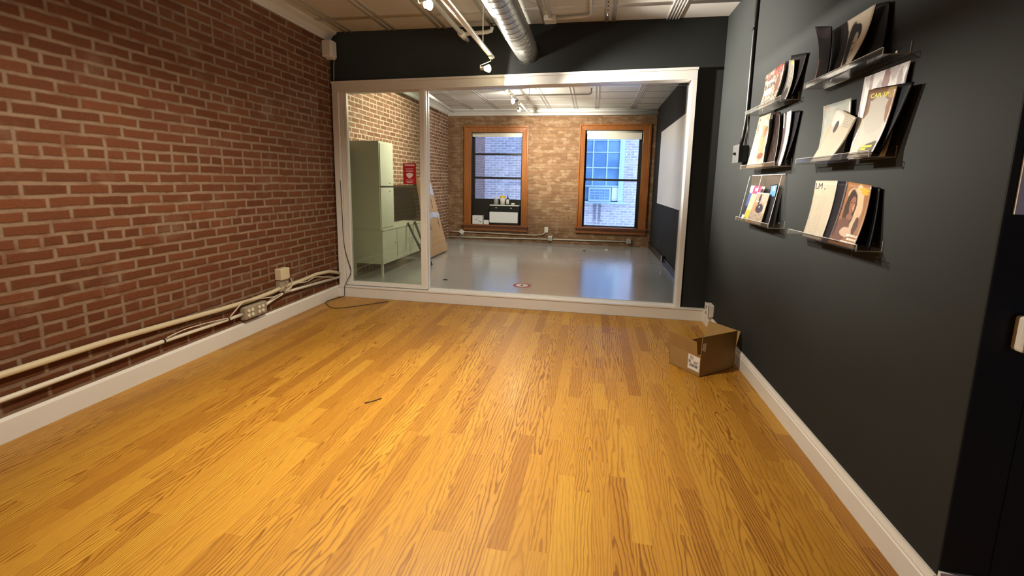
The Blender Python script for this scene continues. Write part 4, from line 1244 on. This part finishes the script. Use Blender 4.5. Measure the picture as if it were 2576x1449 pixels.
magazine('magazine', [(1.182, 3.205, 2.256), (1.182, 3.072, 2.230), (1.152, 3.21, 2), (1.152, 3.058, 2)], Z0, cv['B2'], 'grey face cover with a black spine on the top left ledge', pages='pages_d', sag=0.014)
magazine('magazine', [(1.166, 3.486, 2.229), (1.166, 3.168, 2.244), (1.131, 3.47, 2), (1.131, 3.20, 2)], Z0, cv['B1'], 'busy pink and yellow cover on the top left ledge')
magazine('magazine', [(1.208, 3.092, 1.922), (1.208, 2.974, 1.912), (1.175, 3.13, 2), (1.175, 3.052, 2)], Z1, cv['black'], 'black magazine rearmost on the middle left ledge', pages='pages_d')
magazine('magazine', [(1.190, 3.173, 1.922), (1.190, 3.055, 1.924), (1.158, 3.125, 2), (1.158, 3.055, 2)], Z1, cv['C3'], 'narrow white-edged magazine on the middle left ledge', th=0.005, sag=0.012)
magazine('magazine', [(1.176, 3.315, 1.953), (1.176, 3.195, 1.937), (1.146, 3.30, 2), (1.146, 3.13, 2)], Z1, cv['C2'], 'dark brown magazine beside the orange one on the middle left ledge', pages='pages_d')
magazine('magazine', [(1.156, 3.505, 1.946), (1.156, 3.272, 1.943), (1.127, 3.60, 2), (1.127, 3.27, 2)], Z1, cv['C1'], 'curled cream and orange cover on the middle left ledge', sag=0.004, curl=[(1, 0.85, -0.012, 0.5), (1, 0.35, -0.008, 0.45)])
magazine('magazine', [(1.208, 2.342, 1.958), (1.208, 2.042, 1.955), (1.182, 2.342, 2), (1.182, 2.075, 2)], Z1, cv['D3'], 'tall silvery magazine rearmost on the middle right ledge', sag=0.003, th=0.004)
magazine('magazine', [(1.202, 2.685, 1.886), (1.202, 2.42, 1.882), (1.165, 2.625, 2), (1.165, 2.375, 2)], Z1, cv['D1'], 'pale watercolour cover behind the cream booklet', th=0.005)
magazine('magazine', [(1.190, 2.233, 1.886), (1.190, 1.977, 1.861), (1.155, 2.245, 2), (1.155, 2.075, 2)], Z1, cv['black'], 'black magazine behind the fur coat cover on the middle right ledge', pages='pages_d', sag=0.006, th=0.006)
magazine('magazine', [(1.176, 2.238, 1.882), (1.176, 2.045, 1.860), (1.130, 2.253, 2), (1.130, 2.074, 2)], Z1, cv['D4'], 'fur coat cover lettered CAR SP in yellow on the middle right ledge', pages='pages_d', sag=0.012, title=('CAR SP', 0.14, 0.875, 0.78, 0.06), title_mat='yellow')
magazine('booklet', [(1.172, 2.482, 1.845), (1.172, 2.302, 1.775), (1.128, 2.592, 2), (1.128, 2.40, 2)], Z1, cv['D2'], 'cream booklet tilted in front of the pale watercolour cover', sag=0.010, cat='booklet')
magazine('magazine', [(1.207, 2.27, 1.466), (1.207, 2.120, 1.456), (1.178, 2.25, 2), (1.178, 2.085, 2)], Z2, cv['black'], 'black magazine behind the brown woman cover', pages='pages_d', sag=0.006)
magazine('magazine', [(1.204, 2.668, 1.484), (1.204, 2.586, 1.483), (1.165, 2.66, 2), (1.165, 2.54, 2)], Z2, cv['black'], 'black magazine behind the cream wavy cover', pages='pages_d', sag=0.006)
magazine('magazine', [(1.186, 2.636, 1.487), (1.186, 2.416, 1.486), (1.131, 2.593, 2), (1.131, 2.392, 2)], Z2, cv['F1'], 'cream cover with wavy lines and the letters LM', sag=0.008, title=('LM ,', 0.05, 0.84, 0.52, 0.12))
magazine('magazine', [(1.186, 2.413, 1.483), (1.186, 2.325, 1.481), (1.135, 2.388, 2), (1.135, 2.327, 2)], Z2, cv['F2'], 'dark curled magazine between the cream and the brown cover', pages='pages_d', sag=0.008)
magazine('magazine', [(1.186, 2.322, 1.480), (1.186, 2.139, 1.464), (1.131, 2.322, 2), (1.131, 2.112, 2)], Z2, cv['F3'], 'brown cover with a long-haired woman on the bottom right ledge', pages='pages_d', sag=0.010)

# brochure holder with its leaflets
t = thing('brochure_holder', 'clear two-pocket brochure holder on the bottom left ledge', 'holder', (XR - 0.02, 3.40, Z2), group=None)
hy0, hy1 = 3.10, 3.70
hp = lambda x0, x1: [(x0, Z2 + 0.002), (x0 + 0.003, Z2 + 0.002), (x1 + 0.003, Z2 + 0.345), (x1, Z2 + 0.345)]
MB().prism([(1.176, Z2 + 0.001), (1.179, Z2 + 0.001), (1.2155, Z2 + 0.345), (1.2125, Z2 + 0.345)], 'y', hy0, hy1).build('back', 'acryl', t)
for yy, nm in ((hy0, 'side_panel'), (3.45, 'divider'), (hy1 - 0.004, 'side_panel')):
    MB().prism([(1.142, Z2 + 0.001), (1.176, Z2 + 0.001), (1.2125, Z2 + 0.345), (1.196, Z2 + 0.345)], 'y', yy, yy + 0.004).build(nm, 'acryl', t)
    MB().prism([(1.139, Z2 + 0.001), (1.142, Z2 + 0.001), (1.196, Z2 + 0.345), (1.193, Z2 + 0.345)], 'y', yy, yy + 0.004).build('polished_edge', 'edge', t)
MB().box(1.210, 1.2175, hy0, hy1, Z2 + 0.3455, Z2 + 0.350).build('top_edge', 'edge', t)
magazine('leaflet', [(1.193, 3.652, 1.455), (1.193, 3.568, 1.457), (1.150, 3.684, 2), (1.150, 3.56, 2)], Z2, cv['E1'], 'blue leaflet leftmost in the brochure holder', th=0.003, sag=0.002, cat='leaflet')
magazine('leaflet', [(1.186, 3.555, 1.455), (1.186, 3.344, 1.449), (1.136, 3.600, 2), (1.136, 3.41, 2)], Z2, cv['E2'], 'pink and yellow leaflet behind the sepia one', th=0.003, sag=0.002, cat='leaflet')
magazine('leaflet', [(1.168, 3.423, 1.408), (1.168, 3.203, 1.404), (1.127, 3.48, 2), (1.127, 3.20, 2)], Z2, cv['E3'], 'sepia leaflet with a dark figure foremost in the brochure holder', th=0.004, sag=0.001, cat='leaflet')
magazine('leaflet', [(1.190, 3.262, 1.458), (1.190, 3.155, 1.468), (1.150, 3.20, 2), (1.150, 3.125, 2)], Z2, cv['E4'], 'black leaflet with a blue top in the right pocket', th=0.004, sag=0.002, pages='pages_d', cat='leaflet')

# ------------------------------------------------------------------ cardboard box in the right corner
t = thing('cardboard_box', 'open brown cardboard box with a shipping label on the oak floor', 'box', (0.95, 3.55, 0.0))
fl_, ff_, fr_ = Vector((0.668, 3.565, 0)), Vector((0.850, 3.326, 0)), Vector((1.174, 3.590, 0))
bk_ = fl_ + fr_ - ff_
hb = 0.157
zz = Vector((0, 0, 1))
tk = 0.004


def wallq(a, b, z0a, z0b, z1a, z1b, name, mat='card', inward=None, parent=t, shift0=Vector(), shift1=Vector()):
    """thin board from a to b; z0*/z1* heights at a and b; shift0/1 move bottom/top edge."""
    d = (b - a).normalized()
    nrm = Vector((d.y, -d.x, 0)) * tk
    p = [a + zz * z0a + shift0, b + zz * z0b + shift0, b + zz * z1b + shift1, a + zz * z1a + shift1]
    mb = MB()
    mb.hexa([p[0], p[1], p[1] - nrm, p[0] - nrm, p[3], p[2], p[2] - nrm, p[3] - nrm])
    return mb.build(name, mat, parent)


cen = (fl_ + fr_) / 2
for a, b in ((fl_, ff_), (ff_, fr_), (fr_, bk_), (bk_, fl_)):
    wallq(a, b, 0.001, 0.001, hb, hb, 'side')
mb = MB()
mb.hexa([fl_ + zz * 0.001, ff_ + zz * 0.001, fr_ + zz * 0.001, bk_ + zz * 0.001, fl_ + zz * 0.005, ff_ + zz * 0.005, fr_ + zz * 0.005, bk_ + zz * 0.005])
mb.build('bottom', 'card', t)
n1 = Vector((-(ff_ - fl_).y, (ff_ - fl_).x, 0)).normalized()
n1 = n1 if n1.dot(cen - fl_) < 0 else -n1       # outward of the front-left side
n2 = Vector((-(fr_ - ff_).y, (fr_ - ff_).x, 0)).normalized()
n2 = n2 if n2.dot(cen - ff_) < 0 else -n2
e1 = (ff_ - fl_).normalized()
wallq(fl_, ff_ - e1 * 0.03, hb, hb, hb + 0.118, hb + 0.118, 'flap', shift1=n1 * 0.022)
wallq(ff_, fr_, hb, hb, hb + 0.165, hb + 0.152, 'flap', shift1=n2 * 0.008 - (fr_ - ff_).normalized() * 0.006)
e2 = (fr_ - ff_).normalized()
# flap at the right-hand end leans back against the wall, far one folds outward
wallq(fr_ + e2 * 0.001, bk_, hb, hb, hb + 0.135, hb + 0.135, 'flap', shift1=-n1 * 0.045)
wallq(bk_ - n2 * 0.004, fl_ - n2 * 0.004, hb, hb, hb - 0.12, hb - 0.12, 'flap', shift1=-n2 * 0.004)
# shipping label wrapped on the front-left side
lab = MB()
L = (ff_ - fl_).length
P_ = lambda s, z: fl_ + e1 * (s * L) + n1 * 0.0012 + zz * z
lab.hexa([P_(0.62, 0.035), P_(0.985, 0.035), P_(0.985, 0.035) - n1 * 0.001, P_(0.62, 0.035) - n1 * 0.001, P_(0.62, 0.15), P_(0.985, 0.15), P_(0.985, 0.15) - n1 * 0.001, P_(0.62, 0.15) - n1 * 0.001])
lo = lab.build('shipping_label', 'paper', t)
mb = MB()


def mark(s0, s1, z0, z1):
    q = [P_(s0, z0), P_(s1, z0), P_(s1, z1), P_(s0, z1)]
    mb.hexa([q[0] + n1 * 0.0006, q[1] + n1 * 0.0006, q[1], q[0], q[3] + n1 * 0.0006, q[2] + n1 * 0.0006, q[2], q[3]])


for z in (0.058, 0.081, 0.109):
    mark(0.62, 0.985, z, z + 0.0012)
sx = 0.68
while sx < 0.93:
    w = random.choice((0.006, 0.010, 0.016))
    mark(sx, sx + w, 0.061, 0.078)
    sx += w + random.choice((0.006, 0.009))
for z in (0.088, 0.094, 0.100):
    mark(0.80, 0.80 + random.uniform(0.08, 0.15), z, z + 0.003)
for z in (0.088, 0.095, 0.101):
    mark(0.64, 0.64 + random.uniform(0.05, 0.09), z, z + 0.004)
for z in (0.118, 0.125, 0.132, 0.139):
    mark(0.67, 0.67 + random.uniform(0.09, 0.16), z, z + 0.0025)
mb.build('label_print', 'ink', lo)
# white sticker on the tall right side
mb = MB()
Q_ = lambda s, z: ff_ + e2 * s + n2 * 0.0085 * 0 + n2 * (0.0015 + 0.008 * max(0, (z - hb)) / 0.16) + zz * z
q = [Q_(0.004, 0.215), Q_(0.045, 0.195), Q_(0.045, 0.268), Q_(0.004, 0.268)]
mb.hexa([q[0], q[1], q[1] - n2 * 0.001, q[0] - n2 * 0.001, q[3], q[2], q[2] - n2 * 0.001, q[3] - n2 * 0.001])
mb.build('sticker', 'paper', t)

# ------------------------------------------------------------------ far room
# tall locker standing on a low cabinet
t = thing('low_cabinet', 'long low pale metal cabinet on legs along the far brick wall', 'cabinet', (-3.28, 6.6, 0.0))
MB().box(XFL + 0.02, -3.03, 5.885, 7.42, 0.195, 0.69).build('body', 'locker', t, bevel=0.004)
MB().box(XFL + 0.015, -3.02, 5.88, 7.425, 0.690, 0.712).build('top', 'locker', t, bevel=0.003)
for yy in (6.36, 6.84):
    MB().box(-3.0302, -3.0275, yy - 0.002, yy + 0.002, 0.23, 0.68).build('door_gap', 'gap', t)
for yy in (6.31, 6.79):
    MB().lathe([(0.010, 0), (0.010, 0.012)], (-3.030, yy, 0.47), (1, 0, 0), 10).build('knob', 'steel', t)
MB().box(-3.034, -3.026, 5.885, 7.42, 0.195, 0.235).build('plinth_rail', 'locker', t)
for yy in (5.90, 7.39):
    for xx_ in (XFL + 0.045, -3.05):
        MB().box(xx_ - 0.014, xx_ + 0.014, yy - 0.014, yy + 0.014, 0, 0.195).build('leg', 'locker', t)
t = thing('tall_locker', 'tall pale two-door locker standing on the low cabinet', 'locker', (-3.28, 6.1, 0.713))
MB().box(XFL + 0.02, -3.06, 5.89, 6.325, 0.713, 1.985).build('body', 'locker', t, bevel=0.004)
for z0, z1, kz in ((0.735, 1.318, 1.265), (1.345, 1.955, 1.385)):
    d = MB().box(-3.0605, -3.048, 5.905, 6.312, z0, z1).build('door', 'locker', t, bevel=0.003)
    MB().lathe([(0.009, 0), (0.009, 0.006)], (-3.048, 6.19, kz), (1, 0, 0), 10).build('lock', 'black', d)
MB().box(-3.0608, -3.0598, 5.893, 6.322, 1.319, 1.344).build('door_gap', 'gap', t)

n = clear_mat('smoked_acrylic', (0.42, 0.38, 0.34), 0.006, 0.12, (0.05, 0.045, 0.04), 0.3)
t = thing('smoked_panel', 'dark see-through panel standing on the low cabinet against the brick wall', 'panel', (-3.42, 7.2, 0.7125))
MB().prism([(-3.405, 0.713), (-3.413, 0.713), (-3.478, 1.34), (-3.470, 1.34)], 'y', 6.98, 8.02).build('sheet', n, t)
# wrapped flat carton leaning on the wall
t = thing('flat_carton', 'tall flat cardboard carton with stretch wrap leaning on the far brick wall', 'box', (-2.9, 7.95, 0.0))


def slab(b0, b1, t0, t1, th):
    """b0,b1 bottom near/far, t0,t1 top near/far; th thickness towards the wall"""
    b0, b1, t0, t1 = map(Vector, (b0, b1, t0, t1))
    nn = (b1 - b0).cross(t0 - b0).normalized()
    if nn.x > 0: nn = -nn
    return [b0, b1, b1 + nn * th, b0 + nn * th, t0, t1, t1 + nn * th, t0 + nn * th]


MB().hexa(slab((-2.90, 7.47, 0.035), (-2.90, 8.42, 0.035), (-3.40, 8.17, 1.50), (-3.40, 8.76, 1.42), 0.085)).build('carton', 'card2', t, bevel=0.012)


def on(s, f, d=0.004):     # s 0..1 near-far, f 0..1 bottom-top
    a = Vector((-2.90, 7.47, 0.035)).lerp(Vector((-2.90, 8.42, 0.035)), s)
    b = Vector((-3.40, 8.17, 1.50)).lerp(Vector((-3.40, 8.76, 1.42)), s)
    return a.lerp(b, f) + Vector((0.945, 0, 0.327)) * d


def band(f0, f1, name, mat, d=0.004, s0=0.0, s1=1.0):
    mb = MB()
    K = 18
    for i in range(K + 1):
        s = s0 + (s1 - s0) * i / K
        w = 0.006 * math.sin(i * 0.7) + 0.003 * math.sin(i * 1.9)
        for f in (f0 + w, f1 + w * 0.7):
            mb.v.append(tuple(on(s, f, d + 0.002 * math.sin(i * 3.7))))
        for f in (f1 + w * 0.7, f0 + w):
            mb.v.append(tuple(on(s, f, d - 0.003)))
    for i in range(K):
        b = i * 4
        for j in range(4):
            mb.face([b + j, b + 4 + j, b + 4 + (j + 1) % 4, b + (j + 1) % 4], smooth=False)
    mb.face([0, 1, 2, 3]); mb.face([K * 4 + j for j in (3, 2, 1, 0)])
    return mb.build(name, mat, t)


band(0.79, 0.97, 'stretch_wrap', 'wrap')
band(0.47, 0.54, 'stretch_wrap', 'wrap')
for s, f0, f1 in ((0.12, 0.57, 0.70), (0.62, 0.60, 0.73), (0.25, 0.32, 0.42), (0.80, 0.33, 0.45)):
    MB().tube([on(s, f0, 0.0055), on(s, f1, 0.0055)], 0.004, 6).build('strap_slot', 'ink', t)
# black folding stand leaning on the low cabinet
t = thing('folding_stand', 'black folded metal stand leaning on the low cabinet', 'stand', (-2.66, 6.83, 0.0))
for p0, p1 in (((-2.650, 6.74, 0.012), (-3.008, 6.72, 0.74)), ((-2.668, 6.90, 0.012), (-3.008, 7.00, 0.735))):
    MB().tube([p0, Vector(p0).lerp(Vector(p1), 0.5), p1], 0.020, 8).build('leg', 'blackm', t)
MB().tube([(-2.655, 6.74, 0.02), (-2.675, 6.90, 0.02)], 0.014, 8).build('foot_bar', 'blackm', t)
MB().tube([(-2.83, 6.73, 0.375), (-2.838, 6.95, 0.375)], 0.010, 8).build('brace', 'blackm', t)

# sign on the glass, floor sticker
ys = YP + 0.021
t = thing('mask_sign', 'red notice with a white face mask stuck on the glass panel', 'sign', (-2.135, ys, 1.39))
MB().box(-2.215, -2.055, ys - 0.0015, ys + 0.0005, 1.395, 1.635).build('board', 'red', t)
mb = MB()
yk = ys - 0.0027
mb.prism([(-2.178, 1.512), (-2.158, 1.522), (-2.135, 1.525), (-2.112, 1.522), (-2.092, 1.512), (-2.098, 1.490), (-2.116, 1.468), (-2.135, 1.460), (-2.154, 1.468), (-2.172, 1.490)], 'y', yk, ys - 0.0016)
mb.build('mask_symbol', 'whitem', t)
mb = MB()
for z, a, b in ((1.605, -2.195, -2.075), (1.570, -2.185, -2.085), (1.555, -2.175, -2.095), (1.540, -2.185, -2.085), (1.440, -2.185, -2.085), (1.425, -2.18, -2.09), (1.411, -2.17, -2.1)):
    xq = a
    while xq < b:
        w = random.uniform(0.006, 0.016)
        hh = 0.018 if z > 1.59 else 0.006
        mb.box(xq, min(xq + w, b), yk, ys - 0.0016, z, z + hh)
        xq += w + 0.004
mb.build('print', M['whitem'], t)
t = thing('floor_sticker', 'round red and white sticker on the grey floor', 'sticker', (-0.948, 5.91, 0.0))
MB().lathe([(0.128, 0.0), (0.128, 0.0012)], (-0.948, 5.91, 0.0003), n=36).build('disc', 'red', t)
MB().lathe([(0.088, 0.0), (0.088, 0.0006)], (-0.948, 5.91, 0.0016), n=36).build('centre', 'whitem', t)
mb = MB()
mb.box(-0.962, -0.934, 5.87, 5.95, 0.0023, 0.0029); mb.box(-0.985, -0.911, 5.915, 5.93, 0.0023, 0.0029)
mb.build('symbol', 'ink', t)

# white panel on the far right wall
tag(MB().box(XFR - 0.012, XFR - 0.001, YP2 + 0.15, 9.42, 1.065, 2.50).build('wall_panel', 'board'), 'large blank white panel on the far charcoal wall', 'panel')
# far right wall conduit and outlet
t = thing('baseboard_conduit', 'grey conduit with an outlet box low on the far charcoal wall', 'conduit', (XFR - 0.02, 8.0, 0.12))
MB().tube([(XFR - 0.02, YP2 + 0.1, 0.125), (XFR - 0.02, YB - 0.03, 0.125)], 0.016, 10).build('tube', 'blackm', t)
b_ = MB().box(XFR - 0.06, XFR, 7.95, 8.08, 0.07, 0.19).build('outlet', 'blackm', t, bevel=0.006)
MB().box(XFR - 0.064, XFR - 0.0605, 7.965, 8.065, 0.08, 0.18).build('cover_plate', 'steel', b_, bevel=0.002)
struct(MB().box(XFR - 0.014, XFR, YP2, YB, 0.0, 0.10).build('baseboard_far_right', 'sash'), 'dark baseboard of the far charcoal wall', 'baseboard')

# window wall services
t = thing('metal_conduit', 'bare metal conduit along the foot of the window wall', 'conduit', (-0.5, YB - 0.02, 0.1))
MB().tube([(XFL + 0.02, YB - 0.022, 0.06), (-1.048, YB - 0.022, 0.098)], 0.014, 10).build('tube', 'conduit', t)
MB().tube([(-0.932, YB - 0.022, 0.102), (0.777, YB - 0.022, 0.118)], 0.014, 10).build('tube', 'conduit', t)
for xx_, zz_, lab in ((-0.99, 0.125, 'metal outlet box between the far windows at the foot of the wall'), (0.835, 0.132, 'metal outlet box under the right far window')):
    o = thing('metal_outlet', lab, 'outlet', (xx_, YB - 0.03, zz_), group='outlet boxes on the window wall')
    MB().box(xx_ - 0.055, xx_ + 0.055, YB - 0.058, YB, zz_ - 0.055, zz_ + 0.055).build('box', 'steel', o, bevel=0.008)
    for dx in (-0.025, 0.025):
        for dz in (-0.023, 0.023):
            MB().lathe([(0.015, 0), (0.015, 0.004)], (xx_ + dx, YB - 0.058, zz_ + dz), (0, -1, 0), 12).build('socket', 'socket', o)
o = thing('wall_plate', 'white outlet plate between the two far windows', 'outlet', (-1.09, YB, 0.33))
MB().box(-1.135, -1.045, YB - 0.03, YB, 0.255, 0.385).build('plate', 'whitep', o, bevel=0.006)
MB().box(-1.11, -1.07, YB - 0.033, YB - 0.0305, 0.275, 0.365).build('receptacle', 'socket', o, bevel=0.002)
arc([(XFL + 0.03, YB - 0.03, 0.20), (-2.6, YB - 0.03, 0.195), (-1.9, YB - 0.03, 0.185), (-1.4, YB - 0.03, 0.185), (-1.2, YB - 0.03, 0.205), (-1.12, YB - 0.03, 0.25)], 0.011, 'surface_cable', 'wire',
    'white cable clipped along the window wall to the outlet plate', 'cable')
o = thing('plug_adapter', 'white plug adapter tilted on the conduit in the far left corner', 'adapter', (-3.17, YB - 0.05, 0.15))
mb = MB()
ca, sa = math.cos(0.6), math.sin(0.6)
R_ = lambda x, z: (-3.165 + x * ca + z * sa, 0.20 - x * sa + z * ca)
pr = [R_(-0.055, -0.045), R_(0.055, -0.045), R_(0.055, 0.045), R_(-0.055, 0.045)]
mb.prism(pr, 'y', YB - 0.10, YB - 0.045)
mb.build('plug', 'whitep', o, bevel=0.004)
MB().box(-3.24, -3.14, YB - 0.044, YB, 0.085, 0.184).build('box', 'boxgrey', o, bevel=0.006)

# far ceiling: track, lamps, pipes
t = thing('lighting_track', 'white lighting track on the far room ceiling', 'track', (-1.38, 7.0, 2.83))
MB().box(-1.398, -1.362, YP2 + 0.05, 8.85, 2.83, 2.852).build('rail', 'white', t, bevel=0.003)
for yy in (5.2, 6.9, 8.6):
    MB().tube([(-1.38, yy, 2.852), (-1.38, yy, H)], 0.006, 8).build('hanger_rod', 'white', t)
G2 = 'bare spot bulbs on the far track'
lamp(LAMP_D, AIM_D, 'glowing spot bulb in the far room, nearer the glass partition', (-1.38, 7.10, 2.83), G2)
lamp(LAMP_E, AIM_E, 'glowing spot bulb in the far room, nearer the window wall', (-1.38, 7.85, 2.83), G2)
t = thing('ceiling_pipe', 'thin sprinkler pipe across the far ceiling with a raised head', 'pipe', (-0.8, 7.8, 2.95))
MB().tube([(-1.45, 7.82, 2.95), (-0.17, 7.81, 2.95), (-0.13, 7.81, 2.965), (-0.125, 7.81, 3.04)], 0.014, 10).build('main', 'white', t)
MB().lathe([(0.008, 0), (0.02, 0.006), (0.02, 0.01)], (-0.125, 7.81, 3.04), (0, 0, 1), 12).build('sprinkler_head', 'steel', t)
MB().tube([(-1.2, 7.82, 2.95), (-1.2, 7.82, H)], 0.005, 8).build('hanger_rod', 'white', t)
t = thing('ceiling_pipe', 'white pipe along the far brick wall near the ceiling', 'pipe', (-2.95, 7.2, 2.9))
MB().tube([(-2.84, YP2 + 0.02, 2.90), (-2.875, 7.14, 2.90), (-3.035, 9.20, 2.90)], 0.026, 12).build('main', 'white', t)
for yy, xx_ in ((6.2, -2.861), (7.3, -2.887)):
    MB().tube([(xx_, yy, 2.926), (xx_, yy, H)], 0.006, 8).build('hanger_rod', 'white', t)
for (z, r, lab, x1) in ((3.040, 0.034, 'upper fat white pipe across the ceiling before the window wall', XFR - 0.02), (2.965, 0.028, 'lower white pipe across the ceiling before the window wall', XFR - 0.005)):
    t = thing('cross_pipe', lab, 'pipe', (-0.1, 10.1, z), group='white pipes before the window wall')
    MB().tube([(-1.5, 10.08, z), (x1, 10.08, z)], r, 16).build('main', 'white', t)
    MB().tube([(-1.52, 10.08, z), (-1.44, 10.08, z)], r + 0.003, 16).build('end_cap', 'white', t)

# scraps on the grey floor
for i, (xx_, yy, lab) in enumerate(((-0.156, 9.36, 'tiny dark scrap on the grey floor nearest the middle'), (0.315, 9.66, 'tiny pale scrap on the grey floor under the right window'), (-2.094, 5.95, 'tiny dark scrap on the grey floor by the glass panel'))):
    mb = MB()
    mb.hexa([(xx_ - 0.04, yy - 0.01, 0.0005), (xx_ + 0.03, yy - 0.02, 0.0005), (xx_ + 0.04, yy + 0.02, 0.0005), (xx_ - 0.02, yy + 0.02, 0.0005),
             (xx_ - 0.03, yy - 0.005, 0.012), (xx_ + 0.02, yy - 0.01, 0.02), (xx_ + 0.03, yy + 0.01, 0.008), (xx_ - 0.01, yy + 0.01, 0.016)])
    tag(mb.build('floor_scrap', ('ink', 'paper', 'ink')[i]), lab, 'scrap', 'scraps on the grey floor')
